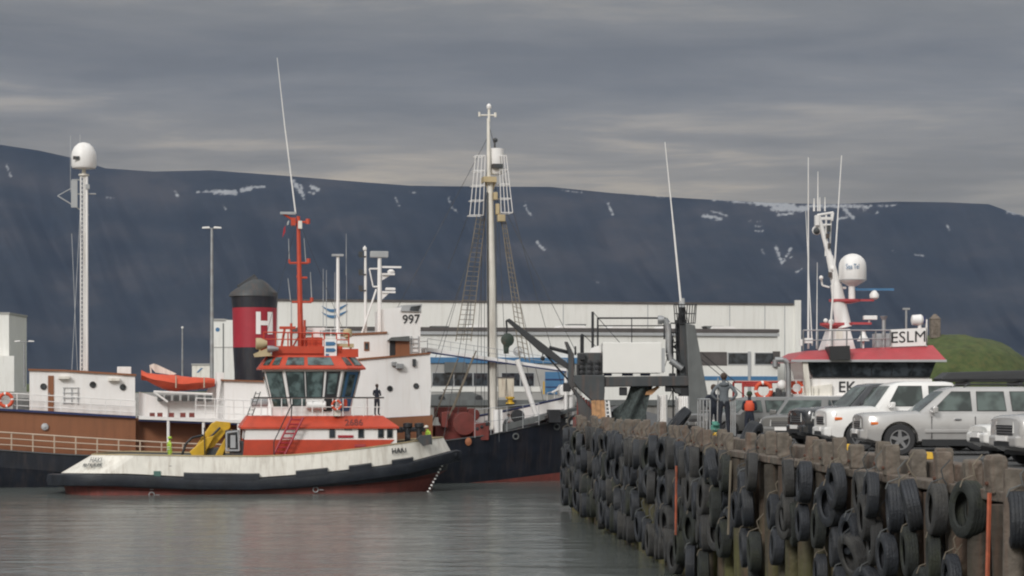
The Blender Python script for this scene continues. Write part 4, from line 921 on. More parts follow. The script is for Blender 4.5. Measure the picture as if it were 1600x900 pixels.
# main mast
mm = MB(W); MW = WC
mm.tp((770, 670), (768, 470), .31, MW, r2=.29, n=12).tp((768, 470), (765, 282), .29, MW, r2=.20, n=12)
mast2 = obj('main_mast', mm, 'cream', wh2, smooth=50)
obj('mast_track', MB(W).tp((763.5, 660), (761.5, 300), .045, MW - .27, n=6), 'dgrey', mast2)
obj('crosstree', MB(W).px(756, 276, 776, 284, MW - .5, MW + .5).tp((757, 280), (764, 300), .07, MW).tp((775, 280), (768, 300), .07, MW), 'ochre', mast2)
obj('topmast', MB(W).tp((764, 282), (763, 185), .13, MW - .25, r2=.09, n=8), 'cream', mast2)
obj('topmast_arm', MB(W).tp((749, 180), (776, 180), .05, MW - .25).tp((764, 190), (764, 168), .08, MW - .25).tp((749, 182), (749, 175), .07, MW - .25).tp((774, 183), (774, 176), .08, MW - .25), 'cream', mast2)
obj('top_light', MB(W).lathe(W.P(764, 166, MW - .25), [(.13, -.15), (.16, 0), (.1, .12), (.02, .17)], 10), 'white', mast2)
u, z = W.p(776, 270, MW); obj('lookout_barrel', MB(W).lathe((u, MW + .1, z), [(.34, -.1), (.42, 0), (.46, .9), (.48, 1.5), (.40, 1.52), (.38, .2)], 16), 'white', mast2, smooth=40)
obj('barrel_brace', MB(W).px(770, 256, 786, 262, MW - .6, MW + .6).tp((773, 232), (773, 216), .06, MW).ball(W.P(774, 219, MW), .15), 'dgrey', mast2)
for (t0, t1, b0, b1, yt, yb) in ((743, 758, 734, 755, 243, 336), (780, 791, 783, 801, 243, 332)):
    m = MB(W)
    for dw in (-.45, .45):
        for k in range(4):
            q = k / 3; m.tp((t0 + (t1 - t0) * q, yt), (b0 + (b1 - b0) * q, yb), .028, MW + dw, n=4)
    for k in range(5):
        q = k / 4; xa = t0 + (b0 - t0) * q; xb = t1 + (b1 - t1) * q; y = yt + (yb - yt) * q
        A = W.P(xa, y, MW - .45); B_ = W.P(xb, y, MW - .45); m.path([A, B_, (B_[0], MW + .45, B_[2]), (A[0], MW + .45, A[2]), A], .03, 4)
    obj('ladder_cage', m, 'white', mast2)
obj('block_tackle', MB(W).px(772, 300, 778, 312, MW - .4, MW).px(775, 318, 781, 335, MW - .3, MW).px(778, 335, 790, 346, MW - .4, MW), 'ochre', mast2, bevel=.05)
def shroud(name, a0, a1, b0, b1, w0, w1, n, mat, r=.03):
    m = MB(W); A = W.P(*a0, w0); B_ = W.P(*a1, w1); C_ = W.P(*b0, w0); D_ = W.P(*b1, w1)
    m.tube(A, B_, r, n=5).tube(C_, D_, r, n=5); M1 = (Vector(A) + Vector(C_)) / 2; M2 = (Vector(B_) + Vector(D_)) / 2; m.tube(M1, M2, r * .7, n=4)
    for i in range(n):
        q = (i + .6) / n; m.tube(Vector(A).lerp(Vector(B_), q), Vector(C_).lerp(Vector(D_), q), r * .85, n=4)
    obj(name, m, mat, wh2)
shroud('rope_ladder', (745, 338), (712, 533), (758, 340), (736, 533), MW, 1.2, 26, 'rope')
shroud('rope_ladder', (784, 345), (812, 560), (790, 345), (828, 565), MW, 1.0, 28, 'rope')
m = MB(W)
for a, b, w1_ in (((762, 300), (690, 700), 1.0), ((762, 300), (672, 612), 1.2), ((752, 340), (725, 520), 1.2), ((773, 300), (780, 690), 1.4), ((757, 282), (757, 660), 3.8), ((752, 400), (752, 640), 4), ((775, 285), (775, 690), 4.2), ((765, 200), (880, 610), 4.5), ((766, 282), (905, 560), 4.5), ((762, 215), (600, 520), 4.5), ((745, 300), (700, 420), 6.5), ((775, 300), (835, 640), 7.5), ((764, 240), (715, 650), 2.0), ((758, 300), (741, 655), 3.4), ((778, 330), (795, 655), 3.2), ((782, 345), (850, 630), 6.5), ((768, 300), (680, 560), 6.8)): m.tp(a, b, .02, MW, w1_, n=4)
obj('rigging_wire', m, 'dgrey', wh2)
m = MB(W)
for a, b in (((716, 560), (675, 660)), ((740, 556), (700, 655)), ((744, 548), (708, 640))): m.tp(a, b, .045, 2.2, n=5)
obj('cargo_rope', m, 'rope', wh2)
obj('derrick_boom', MB(W).tp((808, 562), (841, 658), .17, 3.4, r2=.15, n=8), 'white', wh2, smooth=50)
obj('boom_tackle', MB(W).ball(W.P(809, 551, 3.4), .2).torus(W.P(809, 549, 3.3), .25, .05, 'y', 14, 5), 'lgrey', wh2)
# red windlass and winches
m = MB(W); 
for px, py, r, w0 in ((726, 662, .72, 1.8), (702, 655, .5, 2.4), (740, 648, .4, 4.5)):
    c = W.P(px, py, w0); m.lathe((c[0], w0, c[2]), [(r * .5, 0), (r, .02), (r, .12), (r * .5, .14), (r * .5, 1.1), (r, 1.12), (r, 1.22), (r * .5, 1.24)], 18, 'y')
m.px(680, 665, 765, 690, 2.4, 4.4).px(684, 636, 730, 652, 4.6, 6.2).px(690, 644, 700, 668, 2, 2.4).px(740, 660, 764, 688, 1.8, 2.6)
obj('red_windlass', m, 'winch', wh2, smooth=35, bevel=.03)
obj('forecastle_hatch', MB(W).pp([(786, 664), (850, 648), (852, 655), (786, 674)], 2.6, 4.0), 'mgrey', wh2); 
obj('cable_drum', MB(W).lathe(W.P(810, 650, 2.8), [(.1, 0), (.4, .02), (.4, .5), (.1, .52)], 16, 'y'), 'dark', wh2)
obj('white_post', MB(W).tp((776, 640), (776, 684), .22, 2.5, n=10).px(782, 640, 785, 684, 2.4, 2.6), 'white', wh2)
m = MB(W)
for px, py in ((752, 667), (760, 663), (745, 670)): c = W.P(px, py, 2.0); m.ball(c, .24)
m.tube(W.P(757, 540, 3.8), W.P(757, 660, 2.2), .02, n=4); obj('dark_block', m, 'dark', wh2)
railing(W, [(742, 640), (842, 630)], [(742, 684), (842, 664)], .9, 24, .02, (.5,), 'wire_railing', 'lgrey', wh2)
# ================================================================== GREY TRAWLER behind the pier head
T = Frame(0, 103)
tr = empty('fishing_trawler', T.tf(T.P(1000, 783, 8)), 'dark grey fishing boat stern with crane arm and blank white board behind the pier', 'fishing boat')
m = MB(T); x0 = T.p(900, 700)[0]; x1 = T.p(1108, 700)[0]; c_ = (x0 + x1) / 2
rings = []
for (y, hb, zk, zd) in ((-2, 2.9, .4, 3.3), (0, 3.2, -.3, 3.4), (8, 3.3, -.8, 3.5), (15, 3.0, -.8, 3.9), (20, 1.8, -.6, 4.3), (24, .1, .2, 4.7)):
    rings.append([(c_ - hb, y, zd), (c_ - hb, y, 1.2), (c_ - hb * .6, y, zk), (c_ + hb * .6, y, zk), (c_ + hb, y, 1.2), (c_ + hb, y, zd)])
m.loft(rings); obj('hull', m, 'dgrey', tr)
m = MB(T).pp([(888, 545), (897, 552), (897, 606), (926, 642), (926, 668), (906, 668), (902, 622), (888, 600)], .0, .8).pp([(897, 586), (945, 586), (945, 612), (944, 626), (925, 626), (903, 606), (897, 598)], -.25, 1.0)
m.pp([(903, 551), (942, 551), (942, 590), (903, 590)], .3, 1.6).pp([(895, 589), (1082, 587), (1082, 603), (895, 605)], -.1, 1.1).pp([(1048, 600), (1081, 600), (1081, 622), (1056, 614)], .1, .9)
obj('stern_gantry', m, 'dgrey', tr, bevel=.04)
m = MB(T).pp([(1072, 505), (1086, 508), (1110, 640), (1113, 672), (1078, 672), (1076, 600)], -.2, .5); obj('gantry_fin', m, 'mgrey', tr, bevel=.03)
obj('gantry_fin', MB(T).pp([(1062, 505), (1072, 505), (1076, 672), (1064, 672)], .5, 1.5), 'dgrey', tr)
m = MB(T)
for k in range(9):
    px = 909 + (k % 3) * 12; py = 566 + (k // 3) * 8; m.lathe(T.P(px, py, .12), [(.05, 0), (.13, .02), (.13, .16), (.05, .2)], 10, 'y')
m.tp((903, 570), (903, 590), .08, .2).tp((942, 556), (942, 584), .09, .2).px(906, 553, 914, 562, .0, .3); obj('hydraulic_fittings', m, 'dark', tr)
# crane
m = MB(T); A = [(791, 499), (797, 498), (845, 538), (886, 570), (886, 578), (840, 545)]
m.pp([(790, 500), (796, 497.5), (850, 538), (888, 568), (890, 579), (843, 549)], .2, .55); cr = obj('crane_arm', m, paint('black_crane_paint', (.03, .032, .035), .5), tr, bevel=.03)
obj('crane_chain', MB(T).path([T.P(791, 501, .35), T.P(792, 512, .35), T.P(791, 521, .35)], .05), 'dark', cr)
m = MB(T); c = T.P(793, 531, .35); m.lathe((c[0] + .0, c[1] - .25, c[2]), [(.1, 0), (.34, .04), (.28, .14), (.16, .25), (.28, .36), (.34, .46), (.1, .5)], 16, 'y').pp([(786, 536), (799, 536), (794, 546), (787, 552)], .15, .6).px(787, 545, 795, 552.5, .2, .5)
obj('net_hauler', m, paint('dark_green_machine_paint', (.022, .040, .030), .5, dirt=RUST, dirt_amt=.4), cr, smooth=35)
obj('hanging_hook', MB(T).tp((848, 545), (848, 556), .03, .3).ball(T.P(848, 560, .3), .12), 'dark', cr)
obj('crane_ram', MB(T).tp((858, 543), (889, 551), .1, .5).tp((848, 549), (890, 596), .05, .4), 'dark', cr)
obj('arm_bracket', MB(T).pp([(882, 534), (887, 534), (896, 552), (888, 553)], .2, .7), 'dgrey', tr)
m = MB(T)
for px, a in ((908, 523), (911, 523), (926, 487), (899, 541), (934, 510)): m.tp((px, 555), (px, a), .05 if px != 926 else .07, .8, n=6)
m.tp((908, 523), (911, 523), .05, .8); obj('deck_posts', m, 'dark', tr)
m = MB(T).tp((934, 497), (1040, 497), .045, .5).tp((934, 509), (1040, 509), .03, .5)
for px, y in ((934, 535), (987, 535), (1038, 530)): m.tp((px, 497), (px, y), .045 if px != 987 else .025, .5)
m.path([T.P(934, 497, .5), T.P(934, 497, 3)], .03).path([T.P(934, 497, 3), T.P(1038, 497, 3)], .03); obj('top_railing', m, 'dark', tr)
m = MB(T).px(942, 535, 1034, 583, -.05, 2.2); bd = obj('white_board', m, paint('blank_white_board', (.76, .75, .72), .5, var=.02), tr, bevel=.03)
obj('board_side_panel', MB(T).px(1034, 544, 1039, 581, 0, 2.1), 'lgrey', bd)
m = MB(T)
for a, b in ((944, 956), (973, 989), (1002, 1016)): m.px(a, 583, b, 587, .2, 1.0)
obj('board_feet', m, 'navy', tr)
m = MB(T).px(905, 545, 942, 553, .5, 2.5).pp([(920, 552), (922, 545), (936, 542), (940, 552)], .5, 1.2, 0); obj('small_white_hood', MB(T).pp([(921, 551), (924, 544), (935, 540), (940, 551)], .5, 1.4), 'white', tr)
pts = [(1032, 500), (1038, 499), (1043, 506), (1045, 520), (1045, 552), (1048, 563), (1060, 572), (1066, 576)]
m = MB(T)
for a, b in zip(pts, pts[1:]): m.tp(a, b, .17, .4, n=10)
m.tp((1028, 500), (1035, 500), .23, .4, n=10); obj('exhaust_pipe', m, 'steel', tr, smooth=50)
m = MB(T)
for a, b, r in (((1066, 480), (1066, 668), .17), ((1057, 500), (1059, 590), .07), ((1051, 525), (1052, 668), .04), ((1061, 490), (1062, 668), .06), ((1071, 500), (1070, 668), .08), ((1053, 540), (1062, 548), .09)): m.tp(a, b, r, .9, n=8)
for y in (505, 520, 535, 550, 565): m.tp((1048, y), (1072, y), .035, .85)
gm = obj('gantry_mast', m, 'dark', tr)
obj('rusty_pipe', MB(T).tp((1066, 518), (1068, 575), .1, .6, n=8), 'winch', gm)
m = MB(T)
for t0, b0 in ((1053, 1055), (1056, 1059), (1060, 1062), (1074, 1072), (1078, 1076), (1082, 1080), (1086, 1083), (1088, 1086)):
    for w_ in (.4, 1.5): m.tp((t0, 476), (b0, 505), .035, w_, n=4)
for y, a, b in ((476, 1053, 1089), (490, 1054, 1087), (505, 1055, 1086)):
    for w_ in (.4, 1.5): m.tp((a, y), (b, y), .035, w_, n=4)
for px, y in ((1055, 505), (1086, 505), (1053, 476), (1089, 476)): m.tp((px, y), (px, y), .03, .4, 1.5, n=4)
obj('mast_basket', m, 'dark', gm)
obj('whip_antenna', MB(T).tp((1064, 474), (1052, 350), .06, .9, r2=.045, n=6).tp((1052, 351), (1039, 222), .04, .9, r2=.018, n=6), 'white', gm)
obj('antenna_base', MB(T).tp((1068, 484), (1067, 466), .09, .9).tp((1063, 490), (1063, 470), .07, .9), 'lgrey', gm)
m = MB(T)
for a, b, w_ in (((896, 552), (905, 668), .9), ((912, 523), (950, 560), .7), ((926, 487), (990, 560), .7), ((1044, 505), (1075, 600), .3), ((1064, 480), (1036, 583), .3), ((1070, 480), (1105, 640), .6), ((890, 560), (888, 668), .4), ((1000, 605), (1012, 668), .4), ((1058, 590), (1030, 668), .8)): m.tp(a, b, .022, w_, n=4)
obj('gantry_wires', m, 'dark', tr)
for x0, y0, x1, y1 in ((1046, 583, 1056, 592), (1040, 590, 1050, 612), (1064, 606, 1076, 640), (968, 605, 980, 618), (912, 606, 930, 616), (880, 598, 892, 612)): obj('gantry_fitting', MB(T).px(x0, y0, x1, y1, .05, .5), 'dark', tr, bevel=.04)
# net hanging under the gantry, timber fender post, steps
def cloth(fr, quad, w0, nx, ny, amp, mat, name, parent, th=.12):
    m = MB(fr); rings = []
    (ax, ay), (bx_, by), (cx, cy), (dx, dy) = quad
    for side in (0, 1):
        for j in range(ny + 1):
            t = j / ny; r = []
            for i in range(nx + 1):
                s = i / nx; px = (ax + (bx_ - ax) * s) * (1 - t) + (dx + (cx - dx) * s) * t; py = (ay + (by - ay) * s) * (1 - t) + (dy + (cy - dy) * s) * t
                px += math.sin(t * 6 + s * 3) * 1.5; w_ = w0 + amp * math.sin(s * 9 + t * 2) + side * th * 3; r.append(fr.P(px, py, w_))
            rings.append(r)
    n = nx + 1
    m.loft(rings[:ny + 1], 0, False, False, False); m.loft(rings[ny + 1:], 0, False, False, False)
    return obj(name, m, mat, parent, smooth=80)
cloth(T, ((985, 603), (1020, 603), (1000, 690), (950, 690)), .3, 12, 10, .18, 'net', 'hanging_net', tr)
cloth(T, ((958, 640), (1000, 610), (985, 700), (950, 700)), .6, 10, 10, .2, 'net', 'hanging_net', tr)
obj('net_ramp', MB(T).pp([(953, 645), (990, 628), (1012, 596), (1020, 597), (996, 640), (957, 658)], 1.1, 1.5).px(950, 648, 1010, 672, 1.2, 3), 'dark', tr)
obj('rusty_chute', MB(T).pp([(1010, 612), (1028, 603), (1031, 605), (1018, 617), (1008, 617)], .3, .8), 'plank', tr)
for a in (924, 931, 938): obj('timber_plank', MB(T).pp([(a, 626), (a + 6.3, 625), (a + 8, 654), (a + 1, 654)], -.5, -.35), 'plank', tr)
m = MB(T).tp((945, 626), (947, 652), .05, -.4).tp((951, 626), (954, 652), .05, -.4)
for y in (630, 636, 642, 648): m.tp((945, y), (953, y), .03, -.4)
obj('white_steps', m, 'white', tr)
m = MB(T)
for k in range(6): m.tp((904 + k * 4, 615 + k * 3), (902 + k * 4, 668), .06, .2)
obj('hanging_chains', m, 'winch', tr)

# ================================================================== WHITE AND RED SHIP  (ESLM)
V = Frame(0, 106)
vs_ = empty('survey_ship', V.tf(V.P(1365, 780, 6)), 'white ship with faded red visor, radome and ESLM lettering behind the parked cars', 'ship')
m = MB(V); cx_ = V.p(1365, 600)[0]
rings = []
for (y, hb, zd) in ((0, 3.6, 5.3), (1.5, 4.1, 5.4), (12, 4.4, 5.2), (24, 4.2, 5.0), (30, 3.8, 5.0)):
    rings.append([(cx_ - hb, y, zd), (cx_ - hb, y, .8), (cx_ - hb * .7, y, -.8), (cx_ + hb * .7, y, -.8), (cx_ + hb, y, .8), (cx_ + hb, y, zd)])
m.loft(rings); obj('hull', m, 'white', vs_)
obj('lower_wheelhouse', MB(V).pp([(1262, 592), (1456, 592), (1460, 640), (1262, 640)], .6, 8), 'white', vs_)
obj('wheelhouse_core', MB(V).pp([(1262, 562), (1458, 562), (1452, 592), (1270, 592)], .9, 8), 'white', vs_)
u = [V.p(x, 564, .6)[0] for x in (1260, 1462)]; ub = [V.p(x, 591, .9)[0] for x in (1270, 1452)]; zt_, zb_ = V.p(1300, 564, .6)[1], V.p(1300, 590, .7)[1]
m = MB(V).loft([[(u[0], .45, zt_), (u[1], .45, zt_), (u[1], 1.2, zt_), (u[0], 1.2, zt_)], [(ub[0], .75, zb_), (ub[1], .75, zb_), (ub[1], 1.2, zb_), (ub[0], 1.2, zb_)]]); obj('window_band', m, 'dark', vs_)
n_ = 6
for i in range(n_):
    q0, q1 = (i + .03) / n_, (i + .97) / n_
    f0 = lambda q: (u[0] + (u[1] - u[0]) * q); g0_ = lambda q: (ub[0] + (ub[1] - ub[0]) * q)
    m = MB(V).loft([[(f0(q0), .42, zt_ - .08), (f0(q1), .42, zt_ - .08), (f0(q1), .46, zt_ - .08), (f0(q0), .46, zt_ - .08)], [(g0_(q0), .71, zb_ + .06), (g0_(q1), .71, zb_ + .06), (g0_(q1), .75, zb_ + .06), (g0_(q0), .75, zb_ + .06)]]); obj('window_pane', m, 'glass', vs_)
zt2 = V.p(1345, 541, 1.4)[1]; zb2 = V.p(1345, 562, .3)[1]; a = [V.p(x, 562, .1)[0] for x in (1237, 1478)]; b = [V.p(x, 545, 1.4)[0] for x in (1258, 1456)]
m = MB(V).loft([[(a[0], .1, zb2 - .06), (a[1], .1, zb2 - .06), (a[1], 8.5, zb2 - .06), (a[0], 8.5, zb2 - .06)], [(a[0], .1, zb2), (a[1], .1, zb2), (a[1], 8.5, zb2), (a[0], 8.5, zb2)], [(b[0], 1.2, zt2 - .25), (b[1], 1.2, zt2 + .05), (b[1], 8, zt2 + .05), (b[0], 8, zt2 - .25)]]); obj('wheelhouse_visor', m, 'coral', vs_)
obj('visor_edge', MB(V).box(a[0] - .03, a[1] + .03, .04, .099, zb2 - .12, zb2), 'lgrey', vs_)
obj('dark_display_box', MB(V).pp([(1296, 541), (1328, 540), (1329, 562), (1297, 562)], -.15, 1.4), 'plastic', vs_)
obj('white_pillar', MB(V).pp([(1254, 564), (1262, 564), (1270, 640), (1262, 640)], .2, .5), 'cream', vs_)
obj('mast_house', MB(V).pp([(1288, 546), (1300, 514), (1328, 514), (1337, 546)], 2, 4.2), 'white', vs_)
obj('mast_house_hatch', MB(V).px(1307, 517, 1317, 530, 1.95, 2.01), 'cream', vs_)
VM = 3.0
def disk(y, x0, x1, hgt):
    c0 = V.p(x0, y, VM); c1 = V.p(x1, y, VM); cx = (c0[0] + c1[0]) / 2; r = (c1[0] - c0[0]) / 2
    o = obj('mast_platform', MB(V).lathe((cx, VM, c0[1]), [(r * .45, -hgt), (r, -.08), (r, .05), (r * .3, .06)], 20, sy=.55), 'coral', vs_, smooth=40)
    return o
disk(506, 1281, 1332, .28); disk(469, 1295, 1344, .18)
obj('platform_arm', MB(V).px(1326, 503.5, 1362, 507, VM - .1, VM + .2).px(1336, 467.5, 1366, 470.5, VM - .1, VM + .2), 'coral', vs_)
mo = obj('mast', MB(V).tp((1318, 512), (1306, 444), .44, VM, r2=.30, n=14).tp((1306, 444), (1296, 400), .25, VM, r2=.19, n=12).tp((1296, 400), (1279, 338), .16, VM, r2=.12, n=10), 'white', vs_, smooth=50)
obj('mast_head', MB(V).tp((1277, 336), (1302, 332), .06, VM).tp((1281, 352), (1299, 352), .08, VM).px(1274, 336, 1280, 352, VM - .2, VM + .2).tp((1291, 336), (1290, 400), .05, VM).tp((1299, 334), (1296, 405), .04, VM + .3).tp((1302, 332), (1300, 345), .06, VM).px(1283, 339, 1301, 343, VM - .05, VM + .3).torus(V.P(1276, 360, VM), .2, .05, 'y', 14, 5), 'white', mo)
obj('mast_fittings', MB(V).ball(V.P(1276, 361, VM - .1), .18).px(1293, 352, 1298, 362, VM - .2, VM).px(1291, 365, 1296, 372, VM - .3, VM - .1).px(1294, 380, 1298, 388, VM - .3, VM - .1).px(1295, 425, 1300, 433, VM - .3, VM), 'dgrey', mo)
obj('mast_lamp', MB(V).ball(V.P(1301, 420, VM - .2), .14).ball(V.P(1283, 434, VM - .2), .12).path([V.P(1283, 434, VM), V.P(1285, 446, VM), V.P(1296, 449, VM)], .05), 'white', mo)
c = V.P(1332, 440, VM)
ro = obj('radome', MB(V).lathe((c[0], VM, c[2]), [(.2, -.25), (.5, -.08), (.70, .04), (.73, .1), (.73, .75), (.70, 1.0), (.60, 1.2), (.42, 1.37), (.22, 1.46), (.01, 1.49)], 28), 'white', mo, smooth=50)
obj('radome_seam', MB(V).lathe((c[0], VM, c[2]), [(.735, .06), (.745, .07), (.745, .1), (.735, .11)], 28), 'lgrey', ro)
text('radome_lettering', 'Sea Tel', V, (1322, 412, 1343, 420), lambda tx, ty: VM - math.sqrt(.78 ** 2 - (.73 * (tx * 1.0 - .48)) ** 2) - .0, 'blue', ro, bold=.0, thick=.01)
obj('radome_pedestal', MB(V).tp((1331, 469), (1331, 443), .18, VM, n=12).tp((1303, 449), (1322, 450), .06, VM), 'white', mo, smooth=50)
obj('radar_scanner', MB(V).px(1338, 450.5, 1397, 454, VM - .15, VM + .05).tp((1336, 452), (1341, 452), .1, VM - .05), 'blue', mo); obj('radar_base', MB(V).lathe(V.P(1366, 462, VM - .05), [(.12, -.2), (.24, -.12), (.26, .05), (.16, .2), (.08, .32)], 12), 'white', mo, smooth=40)
obj('small_radar', MB(V).px(1350, 493, 1371, 499.5, VM - .2, VM + .2).tp((1358, 505), (1358, 499), .06, VM), 'white', mo, bevel=.03)
obj('bell_horn', MB(V).lathe(V.P(1349, 533, 1.8), [(.34, 0), (.3, .08), (.16, .3), (.1, .5), (.2, .56), (.02, .6)], 14).tp((1349, 545), (1349, 533), .05, 1.8), 'white', vs_, smooth=40)
for b_ in (MB(V).ball(V.P(1299, 503, VM - 1), .16), MB(V).ball(V.P(1290, 501, VM - 1), .12), MB(V).px(1258, 528, 1270, 536, .8, 1.2), MB(V).px(1250, 530, 1256, 540, .8, 1.0)): obj('deck_lamp', b_, 'white', vs_)
bo = obj('name_board', MB(V).pp([(1391, 515), (1448, 512), (1449, 540), (1391, 542)], 1.0, 1.08), 'white', vs_)
text('name_lettering', 'ESLM', V, (1393, 518.5, 1446, 536), .98, 'dark', bo, bold=0, rise=.07)
text('name_lettering', 'EK', V, (1311, 596, 1338, 613), .575, 'dark', vs_, bold=.012)
obj('board_searchlight', MB(V).px(1447, 499, 1449, 541, 1.0, 1.15).lathe(V.P(1434, 500, 1.2), [(.1, -.35), (.26, -.3), (.30, .15), (.2, .28)], 14, 'x').tp((1437, 513), (1437, 505), .1, 1.2), 'white', vs_, smooth=40)
obj('searchlight_lens', MB(V).px(1443, 494, 1446, 505, 1.0, 1.4), 'navy', vs_)
obj('vent_pipe', MB(V).tp((1381, 545), (1381, 500), .1, 1.5, n=8).lathe(V.P(1381, 497, 1.5), [(.1, -.1), (.2, .1), (.05, .12)], 10), 'steel', vs_)
obj('vent_pipe', MB(V).tp((1416, 520), (1416, 484), .06, 1.5, n=8).px(1411, 481, 1422, 484, 1.4, 1.6), 'steel', vs_)
railing(V, [(1255, 516), (1391, 516)], [(1255, 548), (1391, 541)], .8, 22, .04, (.5,), 'bridge_railing', 'steel', vs_)
obj('bridge_locker', MB(V).px(1368, 521, 1391, 543, 1.5, 2.5), 'lgrey', vs_)
for a, b, r in (((1263, 545), (1263, 246), .04), ((1296, 545), (1315, 243), .045), ((1269, 540), (1259, 330), .025), ((1278, 330), (1278, 268), .03), ((1272, 330), (1272, 310), .04), ((1281, 330), (1281, 308), .03), ((1289, 330), (1289, 308), .03), ((1276, 545), (1277, 410), .025)): obj('whip_antenna', MB(V).tp(a, b, r * 1.4, 1.6, r2=r * .5, n=5), 'white', vs_)
# foredeck seen left of the wheelhouse, red rail
obj('fore_structure', MB(V).px(1120, 622, 1290, 660, 3, 8).pp([(1262, 605), (1300, 600), (1300, 640), (1262, 640)], .3, 2.0), 'cream', vs_)
railing(V, [(1146, 597), (1292, 597)], [(1146, 625), (1292, 625)], 2.5, 34, .06, (), 'red_rail', 'stagered', vs_)
m = MB(V)
for y, x0, x1 in ((603, 1159, 1206), (600, 1159, 1206)): m.tp((x0, y), (x1, y), .05, 1.5)
for px in (1161, 1205): m.tp((px, 596), (px, 640), .06, 1.5)
obj('red_frame', m, 'stagered', vs_)
life_ring(V, 1193, 610, 1.3, .40, vs_); life_ring(V, 1245, 606, 1.6, .30, vs_)
m = MB(V); pts = [(1211, 573), (1211, 562), (1224, 562), (1231, 567), (1232, 580), (1232, 640)]
for a, b in zip(pts, pts[1:]): m.tp(a, b, .14, .9, n=8)
obj('bent_vent_pipe', m, 'steel', vs_, smooth=50)
m = MB(V)
for px, y in ((1212, 612), (1218, 606), (1225, 612), (1240, 618), (1250, 615)): m.px(px - 4, y, px + 4, y + 22, 1.5, 2.2)
obj('deck_gear', m, 'dgrey', vs_, bevel=.08)
obj('white_dome', MB(V).ball(V.P(1222, 602, 1.6), .28), 'white', vs_, smooth=60)
m = MB(V).tp((1088, 555), (1180, 632), .025, 1, n=4).tp((1095, 550), (1150, 598), .025, 1, n=4); obj('mooring_line', m, 'dark', vs_)
m = MB(V)
for x in (1255, 1262, 1270, 1278): m.tp((x, 606), (x, 640), .04, .2)
obj('deck_stanchions', m, 'cream', vs_)

# ================================================================== PIER
E1 = Vector((3.12, 95, 0)); Ld = Vector((4.1, -62, 0)).normalized(); En = Vector((-Ld.y, Ld.x, 0)) * -1   # En points out over the water (left)
if En.x > 0: En = -En
LEN = 74.0
class Edge(Frame):
    """u runs along the pier edge from its far corner towards the camera, w goes inland"""
    def __init__(s): s.o = E1; s.ux = Ld; s.wy = -En; s.a = 0
EG = Edge(); DZ = 3.8
c0 = EG.tf((0, 0, 0)); c1 = EG.tf((LEN, 0, 0))
land('pier_deck', [(c1.x, c1.y), (60, c1.y), (60, 95), (c0.x, c0.y)], 3.0, DZ, 'asphalt')
m = MB(EG).box(0, LEN, .0, .35, -2, DZ - .02); tag(obj('pier_wall', m, 'pile', loc=E1), 'dark tarred timber face of the pier behind the hanging tyres', 'pier wall')
m = MB(I3).box(3.3, 60, 94.6, 95.0, -2, DZ - .02); tag(obj('pier_end_wall', m, 'pile'), 'timber end wall of the pier facing the grey trawler', 'pier wall')
m = MB(EG).box(.1, LEN, .12, .55, DZ + .004, DZ + .34); tag(obj('kerb_beam', m, 'wood', loc=E1, bevel=.03), 'long weathered timber kerb beam along the pier edge behind the post tops', 'kerb beam')
m = MB(EG)
u_ = 0
while u_ < LEN: m.box(u_ + .03, u_ + 5.9, -.37, -.02, 3.72, 3.88); u_ += 6
tag(obj('waling_beam', m, 'wood', loc=E1, bevel=.02), 'horizontal timber waling under the post tops of the pier face', 'beam')
random.seed(11)
# piles
pl = []; u_ = .35; 
while u_ < LEN - 1: pl.append(u_); u_ += .95 + .3 * min(1, u_ / 60) + random.uniform(-.25, .25)
NP = len(pl); proto = None
def from_end(i, n):
    return f'{ordn(i + 1)} from the far corner' if i < n / 2 else f'{ordn(n - i)} from the right photo edge'
def pile_mesh(seed):
    rr = random.Random(seed); m = MB(); rings = []
    for k in range(7):
        z = -1.6 + 5.3 * k / 6; r = .19 * rr.uniform(.93, 1.06); rings.append([(r * math.cos(a) * rr.uniform(.94, 1.05), r * math.sin(a) * rr.uniform(.94, 1.05), z) for a in [2 * math.pi * j / 9 for j in range(9)]])
    return m.loft(rings)
protos = [obj('timber_pile', pile_mesh(k), 'pile', loc=(0, 0, 0), smooth=60) for k in range(3)]
for i, u_ in enumerate(pl):
    o = protos[i] if i < 3 else protos[i % 3].copy()
    if i >= 3: COL.objects.link(o)
    o.location = EG.tf((u_, -.2 - random.uniform(0, .12), 0)); o.rotation_euler = (random.uniform(-.02, .02), random.uniform(-.02, .02), random.uniform(0, 6))
    tag(o, f'dark algae stained timber pile of the pier face, {from_end(i, NP)}', 'pile', 'timber piles of the pier face')
# post tops
def post_mesh(seed):
    rr = random.Random(seed); m = MB(); w = .13 * rr.uniform(.85, 1.2); d = .13; h = rr.uniform(-.05, .08)
    rings = []
    for z, k in ((3.86, 1), (3.95, 1.02), (4.1, .98), (4.30 + h, 1.0), (4.36 + h, .88)):
        rings.append([(sx * w * k + rr.uniform(-.012, .012), sy * d * k + rr.uniform(-.012, .012), z + rr.uniform(-.02, .02) * (z > 4.2)) for sx, sy in ((-1, -1), (1, -1), (1, 1), (-1, 1))])
    m.loft(rings, 0); k = len(m.f)
    m.lathe((0, 0, 0), [(.001, 0), (.001, .001)], 3)  # keeps pivot
    m.v = m.v[:20]; m.f = m.f[:k]; m.m = m.m[:k]
    bm_ = MB(); return m
pp_ = []
for k in range(5):
    o = obj('kerb_post', post_mesh(k + 20), 'wood', loc=(0, 0, 0), bevel=.018)
    bt = MB().lathe((0, -.16, 4.0), [(.01, -.01), (.03, -.01), (.03, .03)], 8, 'y')
    b_ = obj('bolt_head', bt, 'rust', o); pp_.append(o)
ps = []; u_ = .3
while u_ < LEN - .5: ps.append(u_); u_ += (1.1 if u_ < 30 else 1.45 if u_ < 50 else 1.3) + random.uniform(-.18, .18)
